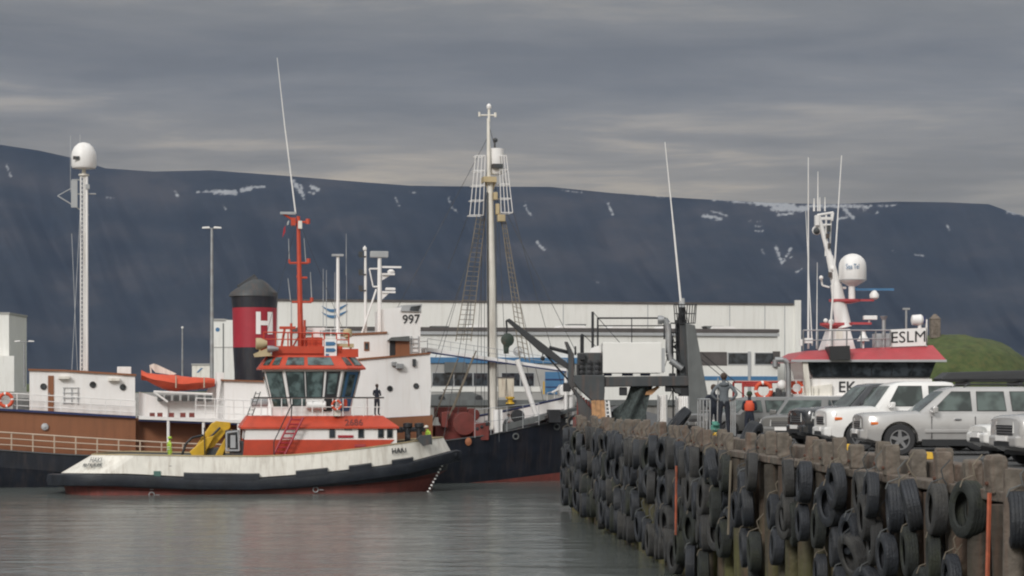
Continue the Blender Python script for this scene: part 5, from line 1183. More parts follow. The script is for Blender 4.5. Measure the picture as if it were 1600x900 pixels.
angE = math.atan2(Ld.y, Ld.x)
for i, u_ in enumerate(ps):
    o = pp_[i] if i < 5 else copy_tree(pp_[random.randrange(5)])
    o.location = EG.tf((u_, -.2, 0)) + Vector((0, 0, random.uniform(-.06, .05))); o.rotation_euler = (random.uniform(-.05, .05), random.uniform(-.05, .05), angE + random.uniform(-.12, .12))
    n_ = len(ps)
    tag(o, f'weathered square timber kerb post, {from_end(i, n_)}', 'kerb post', 'timber post tops along the pier edge')
# tyres
def tyre_mesh(seed):
    rr = random.Random(seed); m = MB(); w = .145
    prof = [(.29, -w * .72), (.32, -w * .95), (.40, -w * 1.02), (.47, -w * .93), (.495, -w * .8), (.5, -w * .5), (.492, -w * .46), (.492, -w * .40), (.502, -w * .36), (.502, -w * .05), (.493, 0), (.502, w * .05), (.502, w * .36), (.492, w * .40), (.492, w * .46), (.5, w * .5), (.495, w * .8), (.47, w * .93), (.40, w * 1.02), (.32, w * .95), (.29, w * .72), (.31, w * .6), (.40, w * .75), (.45, w * .5), (.455, 0), (.45, -w * .5), (.40, -w * .75), (.31, -w * .6)]
    n = 30; rings = []; ov = rr.uniform(1.0, 1.07)
    for i in range(n):
        a = 2 * math.pi * i / n; rings.append([(r * math.cos(a) / ov, y * (1 + .0), r * math.sin(a) * ov) for r, y in prof])
    rings.append(rings[0]); m.loft(rings, 0, False, False); return m
tps = []
for k in range(6):
    o = obj('truck_tyre', tyre_mesh(k + 3), ['tyre', 'tyre', 'tyredust', 'tyrealga', 'tyre', 'tyredust'][k], loc=(0, 0, 0), smooth=38)
    rp = MB().path([(-.03, .14, .36), (-.03, .17, .50), (0, .10, .62), (.01, .06, .80), (.02, .22, 1.0)], .013, 5).path([(.04, -.17, .40), (.03, -.12, .54), (0, .08, .62)], .012, 5)
    obj('hanging_rope', rp, ['rope', 'mgrey', 'dgrey'][k % 3], o, smooth=60); tps.append(o)
random.seed(5)
cols = []; u_ = .1
while u_ < LEN - 1.2: cols.append(u_); u_ += (1.35 if u_ < 35 else 1.4 if u_ < 52 else 1.3) + random.uniform(-.25, .25)
YB_ = R(-5)
rowz = [3.38, 2.52, 1.68, .85]; rname = ['top', 'second', 'third', 'lowest']; rows_ = [[], [], [], []]
for i, u_ in enumerate(cols):
    if u_ > 44: break
    for r in range(4):
        if random.random() < (.05, .07, .14, .4)[r]: continue
        rows_[r].append((u_ + random.uniform(-.22, .22), None, None))
# the nearer tyres, measured one by one: photo column, row, height
NEAR = [[(1079, 722, 50), (1109, 729, 54), (1153, 758, 58), (1232, 748, 61), (1257, 753, 66), (1307, 759, 72), (1336, 771, 68), (1361, 773, 72), (1388, 794, 77), (1425, 789, 82), (1464, 796, 80), (1500, 796, 88), (1590, 812, 90)],
        [(1077, 782, 50), (1103, 780, 52), (1128, 770, 50), (1168, 793, 60), (1200, 800, 56), (1229, 812, 62), (1254, 816, 60), (1279, 823, 66), (1299, 853, 68), (1330, 834, 66), (1357, 848, 70), (1386, 868, 72), (1421, 862, 78), (1459, 870, 76), (1487, 905, 80)],
        [(1075, 842, 46), (1100, 836, 46), (1165, 856, 62), (1282, 896, 62), (1335, 900, 64)], [(1171, 912, 60)]]
random.seed(23)
for q_ in range(26):
    uu = random.uniform(40, LEN - 3); rr_ = random.choice((0, 1, 1, 2, 2, 3)); rows_[rr_].append((uu, (3.2, 2.5, 1.9, 1.1)[rr_] + random.uniform(-.35, .3), random.uniform(.78, .95)))
def u_at_w(px, w_):
    lo, hi = 0, LEN
    for _ in range(50):
        mid = (lo + hi) / 2; p = EG.tf((mid, w_, 0)); x = 800 + FPX * p.x / p.y
        if x < px: lo = mid
        else: hi = mid
    return lo
for r in range(4):
    for (px, py, hh) in NEAR[r]:
        uu = u_at_w(px, -.6); Yd = EG.tf((uu, -.6, 0)).y; rows_[r].append((uu, CH - (py - HZ) / FPX * Yd, hh / FPX * Yd))
k = 0
NY = math.atan2((-En).y, (-En).x) - math.pi / 2
for r in range(4):
    rows_[r].sort(key=lambda q: q[0]); n_ = len(rows_[r])
    for i, (u_, zz, dd) in enumerate(rows_[r]):
        o = tps[k] if k < 6 else copy_tree(tps[random.randrange(6)]); k += 1
        sc = random.choice((.8, .84, .88, .9, .92)) * (.84 if u_ < 32 else .93)
        if dd: sc = dd / 1.02; o.scale = (sc, sc * random.uniform(.9, 1.15), sc)
        z = rowz[r] + random.uniform(-.22, .16) + (.12 if u_ > 50 else 0)
        off = .55 + random.uniform(0, .14) + .03 * r
        if zz: z = zz; off = .6 if dd > 0 and i % 3 else .48
        o.location = EG.tf((u_, -off, z)); yaw = random.choice((0, 0, 0, 0, 0, .12, -.12, .3)) + random.uniform(-.05, .05); tilt = random.uniform(-.05, .05) + (random.choice((0, 0, 0, 0, 0, 0, 0, .25)) if r < 2 else 0)
        o.rotation_euler = (tilt, random.uniform(0, 6) * 0, NY + yaw + YB_)
        side = f'{ordn(i + 1)} from the far pier corner' if i < n_ / 2 else f'{ordn(n_ - i)} from the right photo edge'
        tag(o, f'black tyre in the {rname[r]} row, {side}', 'tyre', 'truck tyres hung along the pier face')
# three tyres with a pose of their own
def odd_tyre(px, py, fr, label, rot, sc=1, col=None):
    o = copy_tree(tps[0]); o.scale = (sc, sc, sc)
    for ch in [x for x in bpy.data.objects if x.parent is o]: bpy.data.objects.remove(ch)
    p = fr.tf(fr.P(px, py)); o.location = p; o.rotation_euler = rot; tag(o, label, 'tyre', 'truck tyres hung along the pier face'); return o
odd_tyre(901, 738, Frame(0, 95.6), 'pale ringed tyre facing the camera at the very corner of the pier', (0, 0, .25), 1.0)
odd_tyre(1058, 661, Frame(0, 66), 'big tyre standing tilted on edge on top of the kerb by the grey fin', (R(38), 0, R(78)), 1.15)
odd_tyre(1172, 690, Frame(0, 54.5), 'dark tyre leaning over the kerb posts next to the white rimmed tyre', (R(18), 0, R(66)), 1.1)
o = odd_tyre(1188, 706, Frame(0, 53), 'tyre with white painted rim leaning on the kerb posts', (R(26), 0, R(52)), 1.0)
obj('white_rim_band', MB().torus((0, 0, 0), .34, .025, 'y', 24, 5), 'white', None, loc=(0, 0, 0)).parent = o
odd_tyre(948, 700, Frame(0, 80), 'tyre tilted diagonally near the far corner under the kerb', (R(30), 0, R(70)), .95)
odd_tyre(1288, 738, Frame(0, 44.6), 'large tyre leaning diagonally over its neighbours below the pickup front wheel', (R(32), 0, R(72)), 1.08)
# orange ladders on the face
def face_ladder(u_, z0, z1, label):
    e = empty('safety_ladder', EG.tf((u_, -.9, z0)), label, 'ladder')
    for s in (-.13, .13): obj('ladder_rail', MB(EG).tube((u_ + s, -.9, z0), (u_ + s, -.88, z1), .026, n=8), 'orpole', e, smooth=60)
    m = MB(EG); z = z0 + .15
    while z < z1: m.tube((u_ - .13, -.9, z), (u_ + .13, -.9, z), .016, n=6); z += .3
    obj('ladder_rung', m, 'steel', e); obj('ladder_bracket', MB(EG).box(u_ - .13, u_ + .13, -.88, -.86, z1 - .1, z1 - .04), 'orpole', e); return e
def u_at(px):   # edge distance under a photo column
    lo, hi = 0, LEN
    for _ in range(50):
        mid = (lo + hi) / 2; p = EG.tf((mid, -.8, 0)); x = 800 + FPX * p.x / p.y
        if x < px: lo = mid
        else: hi = mid
    return lo
tag(obj('marker_pole', MB(EG).tube((u_at(1064), -.95, 1.35), (u_at(1064), -.93, 3.3), .035), 'orpole'), 'thin red orange pole hanging on the distant part of the pier face', 'pole')
tag(obj('hanging_pole', MB(EG).tube((u_at(1141), -.85, 1.9), (u_at(1141) + .1, -.8, 3.7), .03), 'rope'), 'thin tan pole hanging on the middle of the pier face', 'pole')
tag(obj('marker_pole', MB(EG).tube((u_at(1541), -.85, .2), (u_at(1546), -.8, 3.9), .034), 'orpole'), 'bright orange pole on the pier face near the right photo edge', 'pole')
pp = MB(EG).tube((u_at(1561), -.62, -1), (u_at(1561), -.58, 4.25), .17, .15, 9); tag(obj('fender_pile', pp, 'wood', smooth=50), 'tall pale timber pile rising above the others by the orange pole', 'pile')
pp = MB(I3).tube((3.0, 94.7, -1), (3.0, 94.7, 4.3), .2, .19, 9); tag(obj('corner_pile', pp, 'winch', smooth=50), 'red brown timber pile at the far corner of the pier', 'pile')
# yellow blocks on the kerb
for px, lb in ((1003, 'yellow kerb block by the white corrugated barrier'), (1060, 'small yellow kerb block beside the tilted tyre'), (1140, 'yellow kerb block behind the man in the grey hoodie'), (1236, 'yellow kerb block in front of the silver sedan'), (1345, 'cream yellow kerb block left of the silver estate car front wheel'), (1510, 'wide yellow kerb block below the silver estate car rear door')):
    u_ = u_at(px); m = MB(EG).prism([(u_ - .25, DZ + .345), (u_ + .25, DZ + .345), (u_ + .19, DZ + .47), (u_ - .19, DZ + .47)], .2, .45); tag(obj('kerb_block', m, 'yellow', bevel=.02), lb, 'kerb block', 'yellow blocks on the kerb')
# silver corrugated barriers, ladder hoops on the kerb
for (x0, x1, yt, lb) in ((1029, 1041, 617, 'tall pale corrugated sheet standing on the pier near the trawler, left one'), (1057, 1075, 619, 'pale corrugated sheet standing on the pier just left of the grey fin')):
    f = Frame(0, 70); m = MB(f); a = f.p(x0, 660)[0]; b = f.p(x1, 660)[0]; zt_ = f.p(x0, yt)[1]; n_ = 10; pts = []
    top = [(a + (b - a) * i / n_, .05 * (i % 2)) for i in range(n_ + 1)]
    ring = lambda z, lean: [(x, y + lean, z) for x, y in top] + [(x, y + .03 + lean, z) for x, y in top[::-1]]
    m.loft([ring(DZ + .0, 0), ring(zt_, .15)]); sh = obj('corrugated_sheet', m, 'white'); tag(sh, lb, 'barrier')
    obj('sheet_frame', MB(f).box(a - .04, a, -.02, .1, DZ, zt_).box(b, b + .04, -.02, .1, DZ, zt_), 'steel', sh)
def hoop(px, Y, yt, wd_, lb, name='ladder_hoop'):
    f = Frame(0, Y); a, z = f.p(px, yt); m = MB(f)
    for k in range(4): m.tube((a + wd_ * k / 3, 0, DZ + .3), (a + wd_ * k / 3, 0, z), .025, n=6)
    m.tube((a, 0, z), (a + wd_, 0, z), .03, n=6).tube((a, 0, z - .35), (a + wd_, 0, z - .35), .02, n=6).tube((a, 0, z), (a, .7, z), .025).tube((a, .7, z), (a, .7, DZ), .025); tag(obj(name, m, 'steel'), lb, 'guard rail', 'small grey guard rails on the pier')
hoop(1094, 62, 624, .30, 'grey guard rail with vertical bars left of the man in the grey hoodie')
hoop(1139, 60, 622, .18, 'narrow grey guard rail with vertical bars right of the man in the grey hoodie')
f = Frame(0, 60); tag(obj('marker_pole', MB(f).tp((1121, 668), (1122, 590), .022), 'steel'), 'thin steel pole standing between the two people on the pier', 'pole')
m = MB(EG); u_ = u_at(1068); 
for i in range(6): m.torus((u_ + .1 * math.sin(i * 2), .1, 4.28 + .05 * i), .13 - .012 * i, .03, 'z', 16, 6)
tag(obj('rope_coil', m, 'teal', smooth=60), 'small turquoise rope coil on the kerb below the tilted tyre', 'rope')
# ================================================================== PEOPLE
def skin_mesh(joints, bones, sub=1):
    """joints: name -> (pos, radius); one continuous skinned body"""
    names = list(joints); idx = {n: i for i, n in enumerate(names)}
    me = bpy.data.meshes.new('body'); me.from_pydata([joints[n][0] for n in names], [(idx[a], idx[b]) for a, b in bones], [])
    o = bpy.data.objects.new('tmp', me); COL.objects.link(o)
    md = o.modifiers.new('s', 'SKIN'); md.use_smooth_shade = True; md.branch_smoothing = .4
    sd = me.skin_vertices[0].data
    for i, n in enumerate(names):
        r = joints[n][1]; sd[i].radius = r if isinstance(r, tuple) else (r, r); sd[i].use_root = (n == 'pelvis')
    ss = o.modifiers.new('u', 'SUBSURF'); ss.levels = sub; ss.render_levels = sub
    bpy.context.view_layer.update(); dg = bpy.context.evaluated_depsgraph_get()
    m2 = bpy.data.meshes.new_from_object(o.evaluated_get(dg)); bpy.data.objects.remove(o); return m2
def person(loc, rot, h, label, top='navycloth', legs='jeans', arms='down', hat=None, hoodm=None, stripes=False, lean=0, hatm='white'):
    """figure faces local -Y"""
    s = h / 1.78
    J = dict(pelvis=((0, 0, .95), (.15, .115)), belly=((0, .0, 1.10), (.145, .11)), chest=((0, .01, 1.30), (.175, .12)), collar=((0, .015, 1.45), (.10, .08)), neck=((0, 0, 1.52), (.055, .058)), head=((0, -.015, 1.62), (.075, .092)), crown=((0, -.01, 1.71), (.068, .08)))
    for sg, n in ((-1, 'R'), (1, 'L')):
        J['hip' + n] = ((sg * .095, 0, .90), (.095, .10)); J['knee' + n] = ((sg * .115, -.01, .49), (.062, .065)); J['ank' + n] = ((sg * .12, .03, .10), (.046, .05)); J['toe' + n] = ((sg * .14, -.12, .045), (.045, .035))
        J['sh' + n] = ((sg * .19, .015, 1.42), (.068, .068))
        if arms == 'hips': e, w_, hd = (sg * .37, .09, 1.17), (sg * .21, .03, 1.01), (sg * .17, -.04, .99)
        elif arms == 'front': e, w_, hd = (sg * .24, .0, 1.15), (sg * .10, -.22, 1.14), (sg * .05, -.29, 1.14)
        elif arms == 'rail': e, w_, hd = (sg * .26, -.04, 1.17), (sg * .24, -.25, 1.02), (sg * .24, -.33, .99)
        else: e, w_, hd = (sg * .245, .03, 1.15), (sg * .25, -.04, .90), (sg * .25, -.06, .82)
        J['el' + n] = (e, .048); J['wr' + n] = (w_, .034); J['hd' + n] = (hd, (.030, .040))
    if lean:
        for k, (p, r) in list(J.items()):
            if p[2] > .96: dz = p[2] - .95; J[k] = ((p[0], p[1] - dz * math.sin(lean), .95 + dz * math.cos(lean)), r)
    Bn = [('pelvis', 'belly'), ('belly', 'chest'), ('chest', 'collar'), ('collar', 'neck'), ('neck', 'head'), ('head', 'crown')]
    for n in 'RL': Bn += [('pelvis', 'hip' + n), ('hip' + n, 'knee' + n), ('knee' + n, 'ank' + n), ('ank' + n, 'toe' + n), ('chest', 'sh' + n), ('sh' + n, 'el' + n), ('el' + n, 'wr' + n), ('wr' + n, 'hd' + n)]
    me = skin_mesh(J, Bn)
    # material by nearest bone
    mats = ['skin', top, legs, 'dark', 'hair']
    def mt(c):
        best = (9, None)
        for a, b in Bn:
            A, B_ = Vector(J[a][0]), Vector(J[b][0]); d = B_ - A; t = max(0, min(1, (c - A).dot(d) / d.length_squared)); q = (c - A - d * t).length - .5 * (J[a][1][0] if isinstance(J[a][1], tuple) else J[a][1])
            if q < best[0]: best = (q, (a, b), t)
        a, b = best[1]
        if a in ('neck', 'head'): return 4 if (c.y > .03 + (J['head'][0][1]) or c.z > J['crown'][0][2] + .02) and b == 'crown' or (c.y > J['head'][0][1] + .04 and a == 'neck' and c.z > J['neck'][0][2] + .04) else 0
        if a[:2] == 'wr': return 0
        if b[:3] == 'toe': return 3
        if a == 'pelvis' and b == 'belly': return 1 if best[2] > .1 else 2
        if a[:3] == 'hip' or a[:4] == 'knee' or (a == 'pelvis'): return 2
        return 1
    fm = [mt(p.center) for p in me.polygons]; vs = [tuple(v.co * s) for v in me.vertices]; fs = [tuple(p.vertices) for p in me.polygons]
    mb = MB(); mb.add(vs, fs); mb.m = fm
    # fingers and thumb, nose, ears, eyes
    for sg, n in ((-1, 'R'), (1, 'L')):
        W_, H_ = Vector(J['wr' + n][0]), Vector(J['hd' + n][0]); d = (H_ - W_).normalized(); side = Vector((0, 1, 0)) if arms == 'down' else Vector((0, 0, 1)); side = (side - d * side.dot(d)).normalized(); palm = d.cross(side)
        for k, ln in enumerate((.062, .072, .068, .052)):
            b0 = H_ + side * (.030 - .020 * k); p1 = b0 + d * ln * .55; p2 = p1 + (d * .7 + palm * (.6 * -sg)).normalized() * ln * .5
            mb.tube(b0 * s, p1 * s, .010 * s, .009 * s, 5).tube(p1 * s, p2 * s, .009 * s, .007 * s, 5)
        b0 = W_ + d * .03 + side * .03; p1 = b0 + (side + d * .5).normalized() * .04; mb.tube(b0 * s, p1 * s, .012 * s, .010 * s, 5).tube(p1 * s, (p1 + (d + side * .2).normalized() * .03) * s, .010 * s, .008 * s, 5)
    hc_ = Vector(J['head'][0]) + Vector((0, 0, .03))
    mb.tube((hc_ + Vector((0, -.088, .02))) * s, (hc_ + Vector((0, -.115, -.012))) * s, .010 * s, .015 * s, 6)
    for sg in (-1, 1): mb.ball((hc_ + Vector((sg * .078, .005, 0))) * s, .020 * s, 6, 1.4)
    m0 = len(mb.f)
    for sg in (-1, 1): mb.ball((hc_ + Vector((sg * .03, -.084, .022))) * s, .010 * s, 6, 1, 3)
    mb.box(-.022 * s, .022 * s, (hc_.y - .092) * s, (hc_.y - .07) * s, (hc_.z - .047) * s, (hc_.z - .041) * s, 3)
    o = obj('person', mb, mats, loc=(0, 0, 0), smooth=180)
    if hat:
        c = (Vector(J['crown'][0]) + Vector((0, 0, .0))) * s
        hm_ = MB().lathe((c.x, c.y, c.z), [(.098 * s, -.04 * s), (.104 * s, .0), (.09 * s, .05 * s), (.05 * s, .08 * s), (.005, .088 * s)], 14, sy=1.15)
        hm_.lathe((c.x, c.y - .02, c.z - .035 * s), [(.09 * s, 0), (.128 * s, 0), (.128 * s, .012 * s), (.09 * s, .014 * s)], 14, sy=1.15); obj('hard_hat', hm_, hatm, o, smooth=50)
    else:
        c = (hc_ + Vector((0, .02, .045))) * s
        hm_ = MB().lathe((c.x, c.y, c.z), [(.083 * s, -.06 * s), (.094 * s, -.01 * s), (.09 * s, .03 * s), (.07 * s, .07 * s), (.035 * s, .088 * s), (.004, .092 * s)], 14, sy=1.1); obj('hair', hm_, 'hair', o, smooth=60)
    if hoodm: obj('hood', MB().lathe((0, (J['collar'][0][1] + .06) * s, 1.46 * s), [(.05 * s, -.07 * s), (.11 * s, -.05 * s), (.13 * s, .0), (.105 * s, .05 * s), (.07 * s, .045 * s), (.06 * s, 0)], 14, sx=1.15, sy=.75), hoodm, o, smooth=60)
    if stripes:
        r = []
        for z, rx, ry in ((1.08, .165, .135), (1.20, .178, .142)):
            L_ = Vector((0, -(z - .95) * math.sin(lean), .95 + (z - .95) * math.cos(lean))) * s
            r.append(MB().lathe(L_, [(rx * s, -.02 * s), ((rx + .006) * s, -.015 * s), ((rx + .006) * s, .015 * s), (rx * s, .02 * s)], 16, sy=ry / rx))
        q = r[0]; q.add(r[1].v, r[1].f); obj('reflective_band', q, 'reflect', o)
    o.location = loc; o.rotation_euler = (0, 0, rot); tag(o, label, 'person'); return o
def gp(px, Y, z): return Vector(((px - 800) / FPX * Y, Y, z))
person(gp(1131, 60, 4.12), R(180), 1.83, 'man in grey hoodie and dark trousers seen from behind, hands on hips, on the pier', 'hoodie', 'jeans', 'hips', hoodm='hoodie')
person(gp(1115, 62.5, 3.95), R(195), 1.68, 'person in dark clothes mostly hidden behind the man in the grey hoodie', 'navycloth', 'navycloth', 'hips')
person(gp(1171, 66, DZ), R(170), 1.62, 'person in orange life vest and dark helmet standing behind the grey car', 'navycloth', 'navycloth', 'front', hat=True, hatm='hivisd')
ov = bpy.data.objects['person.002']
obj('life_vest', MB().lathe((0, 0, 1.0), [(.15, 0), (.165, .03), (.175, .2), (.15, .30), (.1, .33)], 14, sy=.78), 'orange', None, loc=(0, 0, 0), smooth=50).parent = ov
# tug roof man, deck hands
p = T0.tf(T0.P(589, 650, 2.6)); person((p.x, p.y, p.z + .02), R(150), 1.76, 'man in dark navy clothes standing on the red deckhouse roof of the tug', 'navycloth', 'jeans', 'front')
p = T0.tf(T0.P(265, 726, 1.4)); person((p.x, p.y, 1.36), R(120), 1.74, 'deckhand in bright yellow hi-vis clothes and helmet on the tug stern deck', 'hivis', 'hivis', 'down', hat=True, stripes=True, hatm='hivis')
p = T0.tf(T0.P(672, 690, 2.3)); person((p.x, p.y, 1.95), R(-60), 1.74, 'deckhand in hi-vis vest and pale helmet on the tug bow beside the bitts', 'hivis', 'hivisd', 'rail', hat=True, stripes=True, lean=R(18), hatm='cream')
p = W.tf(W.P(787, 690, 3.6)); person((p.x, p.y, 2.6), R(70), 1.7, 'crew member in pale top bending on the whaling ship foredeck beside the mast', 'lgrey', 'jeans', 'front', lean=R(30))

# ================================================================== CARS
def smoothstep(a, b, x): t = max(0, min(1, (x - a) / (b - a))); return t * t * (3 - 2 * t)
def car(name, loc, yaw, L, Wd, H, paintm, label, kind='suv', R_=.37, nose=.26, cowl=.30, belt=None, rear=.97, roofrear=.9, roofr_front=.42, rack=False, box=False, grille='plastic', group='cars parked on the pier', orange=True):
    """local +X is the nose; fractions count from the nose"""
    e = empty(name, loc, label, 'car', group); e.rotation_euler = (0, 0, 0)
    hw = Wd / 2; belt = belt or H * .615; zb = .30 if kind != 'sedan' else .22
    X = lambda f: L / 2 - f * L
    fr = Frame(loc[0], loc[1], yaw); zof = loc[2]
    class LF(Frame):
        def tf(s, v): return Vector((loc[0], loc[1], 0)) + s.ux * v[0] + s.wy * v[1] + Vector((0, 0, v[2] + zof))
    lf = LF(loc[0], loc[1], yaw)
    hood_z = H * (.61 if kind != 'sedan' else .60)
    def ztop(f):
        if f < .03: return hood_z * (.92 + .05 * (f / .03) ** .5)
        if f < cowl: return hood_z * .97 + (belt + .02 - hood_z * .97) * smoothstep(.03, cowl, f)
        if f > .97: return belt - .10 * (f - .97) / .03
        return belt + .01
    def hwf(f):
        return hw * (1 - .17 * max(0, 1 - f / .11) ** 2 - .10 * max(0, (f - .92) / .08) ** 2)
    def zbot(f): return zb + .12 * max(0, 1 - f / .05) + .14 * max(0, (f - .95) / .05)
    rings = []
    fl = [0, .008, .03, .06, .1, .16, .22, cowl, .36, .45, .55, .65, .75, .85, .92, .96, .985, 1]
    for f in fl:
        x = X(f); a = hwf(f); z0, z1 = zbot(f), ztop(f); zm = z0 + (z1 - z0) * .45
        pr = [(.80, z0), (.95, z0 + .06), (.985, zm - .1), (1.0, zm + .02), (.99, zm + .12), (.965, z1 - .10), (.93, z1 - .03), (.80, z1 + .02), (.4, z1 + .045), (0, z1 + .05)]
        if f in (0, 1): pr = [(q * .96, z0 + (z - z0) * .96 + .01) for q, z in pr]
        pts = [(x, -q * a, z) for q, z in pr] + [(x, q * a, z) for q, z in pr[-2::-1]]
        rings.append(pts)
    body = MB(lf).loft(rings)
    bo = obj('body', body, paintm, e, smooth=32)
    # wheel arches cut out
    axf, axr = .185, .80
    if kind == 'pickup': axf, axr = .17, .78
    if kind == 'sedan': axf, axr = .19, .79
    for f in (axf, axr):
        cu = MB(lf)
        cu.lathe((X(f), -hw - .1, R_ - .01), [(R_ + .06, 0), (R_ + .06, .42)], 24, 'y'); cu.lathe((X(f), hw + .1 - .42, R_ - .01), [(R_ + .075, 0), (R_ + .075, .42)], 24, 'y')
        co = obj('cutter', cu, paintm, e); md = bo.modifiers.new('b', 'BOOLEAN'); md.object = co; md.operation = 'DIFFERENCE'; md.solver = 'EXACT'
        bpy.context.view_layer.update(); nm = bpy.data.meshes.new_from_object(bo.evaluated_get(bpy.context.evaluated_depsgraph_get())); bo.modifiers.clear(); bo.data = nm; bpy.data.objects.remove(co)
    bo.data.name = 'body'
    obj('underbody', MB(lf).box(X(.95), X(.06), -hw * .72, hw * .72, .24, zb + .25), 'plastic', e)
    # cabin
    c0, c1 = cowl - .01, rear; t0, t1 = roofr_front, roofrear; wb, wt = hw * .93, hw * .74; zt = H
    cab_end = c1; zbelt = belt - .02
    if kind == 'pickup': cab_end = .70; t1 = .67
    cab = MB(lf)
    def ring(fa, fb, w, z, r=.10): 
        x1, x0 = X(fa), X(fb); return [(x0 + r, -w, z), (x1 - r, -w, z), (x1, -w + r * 1.6, z), (x1, w - r * 1.6, z), (x1 - r, w, z), (x0 + r, w, z), (x0, w - r, z), (x0, -w + r, z)]
    cab.loft([ring(c0, cab_end, wb, zbelt), ring(t0 - .02, t1 + .005, wt + .03, zt - .10), ring(t0 + .01, t1 - .005, wt - .01, zt - .035), ring(t0 + .06, t1 - .04, wt - .14, zt)])
    cb = obj('cabin', cab, paintm, e, smooth=50)
    zr = zt - .10
    def fx(z, fa, fb): t = (z - zbelt) / (zr - zbelt); return fa + (fb - fa) * t
    def side(pts, sg, out, th=.02):
        q = []
        for f, z in pts:
            t = (z - zbelt) / (zr - zbelt); y = wb + (wt + .03 - wb) * t; q.append((X(f), sg * (y + out), z))
        return MB(lf).loft([[(a, b - sg * th, c) for a, b, c in q], q])
    zl, zu = zbelt + .07, zr - .015
    fA = lambda z: fx(z, c0, t0 - .02); fC = lambda z: fx(z, cab_end, t1)
    if kind == 'pickup': spl = [.50, .53, .60]
    elif kind == 'sedan' or kind == 'hatch': spl = [.475, .505, .675, .705]
    else: spl = [.565, .59, .745, .775]
    for sg in (-1, 1):
        z_ = (zl, zu)
        w1_ = [(fA(zl) + .055, zl), (spl[0], zl), (spl[0] - .005, zu), (fA(zu) + .035, zu)]
        if kind == 'pickup': ws = [w1_, [(spl[1], zl), (fC(zl) - .02, zl), (fC(zu) - .015, zu), (spl[1], zu)]]
        elif kind == 'sedan': ws = [w1_, [(spl[1], zl), (.70, zl), (.68, zu), (spl[1], zu)]]
        else: ws = [w1_, [(spl[1], zl), (spl[2], zl), (spl[2] - .01, zu), (spl[1], zu)], [(spl[3], zl), (fC(zl) - .05, zl), (fC(zu) - .03, zu), (spl[3] - .01, zu)]]
        for w_ in ws:
            cx = sum(a for a, b in w_) / 4; cz = sum(b for a, b in w_) / 4
            f_ = obj('window', side([(cx + (a - cx) * 1.0, b) for a, b in w_], sg, .008), 'plastic', e); obj('pane', side([(cx + (a - cx) * .95, cz + (b - cz) * .93) for a, b in w_], sg, .013), 'cglass', f_)
    # windscreens
    def screen(fa0, fa1, w0, w1, zz0, zz1, sgx, nm):
        x0, x1 = X(fa0), X(fa1); d = Vector((x1 - x0, 0, zz1 - zz0)).normalized(); nrm = Vector((-d.z, 0, d.x)) 
        if nrm.x * sgx < 0: nrm = -nrm
        P4 = [Vector((x0, -w0, zz0)), Vector((x0, w0, zz0)), Vector((x1, w1, zz1)), Vector((x1, -w1, zz1))]
        lerp = [p + d * (.04 if i < 2 else -.03) for i, p in enumerate(P4)]
        obj(nm, MB(lf).loft([[p - nrm * .02 for p in lerp], [p + nrm * .012 for p in lerp]]), 'cglass', e)
    screen(c0, t0 - .02, wb - .16, wt - .13, zbelt, zr, 1, 'windscreen'); screen(cab_end, t1 + .005, wb - .14, wt - .10, zbelt + .1, zr, -1, 'rear_window')
    if kind == 'pickup':
        m = MB(lf); bx0, bx1 = X(.99), X(cab_end + .005)
        obj('cargo_bed_cover', MB(lf).box(bx0, bx1, -hw * .88, hw * .88, belt + .03, belt + .10), 'plastic', e)
    # wheels
    for f in (axf, axr):
        for sg in (-1, 1):
            c = (X(f), sg * (hw - .12), R_)
            wm = MB(lf).ringl((c[0], c[1] - .11, c[2]), [(R_ * .60, .02), (R_ * .66, 0), (R_ * .93, .0), (R_, .035), (R_, .185), (R_ * .93, .22), (R_ * .66, .22), (R_ * .60, .20)], 28, 'y')
            wh_ = obj('wheel', wm, 'cartyre', e, smooth=40)
            rm_ = MB(lf); yo = c[1] + sg * .085
            rm_.ringl((c[0], yo - .02, c[2]), [(R_ * .56, 0), (R_ * .635, 0), (R_ * .635, .04), (R_ * .56, .04)], 28, 'y').lathe((c[0], yo - .03, c[2]), [(.01, 0), (.07, 0), (.07, .06), (.01, .06)], 12, 'y')
            for k in range(5):
                a = 2 * math.pi * k / 5 + .3; d = Vector((math.cos(a), 0, math.sin(a))); n2_ = Vector((-d.z, 0, d.x)); cc = Vector((c[0], yo, c[2]))
                q = [cc + d * .05 + n2_ * .05, cc + d * R_ * .6 + n2_ * .035, cc + d * R_ * .6 - n2_ * .035, cc + d * .05 - n2_ * .05]; rm_.loft([[v - Vector((0, .018, 0)) for v in q], [v + Vector((0, .018, 0)) for v in q]])
            obj('rim', rm_, 'alloy', wh_, smooth=30)
            obj('brake_disc', MB(lf).lathe((c[0], yo - sg * .05 - .01, c[2]), [(.01, 0), (R_ * .57, 0), (R_ * .57, .02), (.01, .02)], 20, 'y'), 'dark', wh_)
    # front: grille, lamps, bumper, plate
    zh = hood_z
    obj('grille', MB(lf).loft([[(X(.0) - .05, y, z) for y, z in ((-hw * .42, zh * .62), (hw * .42, zh * .62), (hw * .46, zh * .82), (-hw * .46, zh * .82))], [(X(.0) + .015, y, z) for y, z in ((-hw * .42, zh * .62), (hw * .42, zh * .62), (hw * .46, zh * .81), (-hw * .46, zh * .81))]]), grille, e)
    gb = MB(lf)
    for k in range(3): gb.box(X(0) - .02, X(0) + .03, -hw * .43, hw * .43, zh * (.655 + .055 * k), zh * (.655 + .055 * k) + .015)
    obj('grille_bar', gb, 'alloy', e)
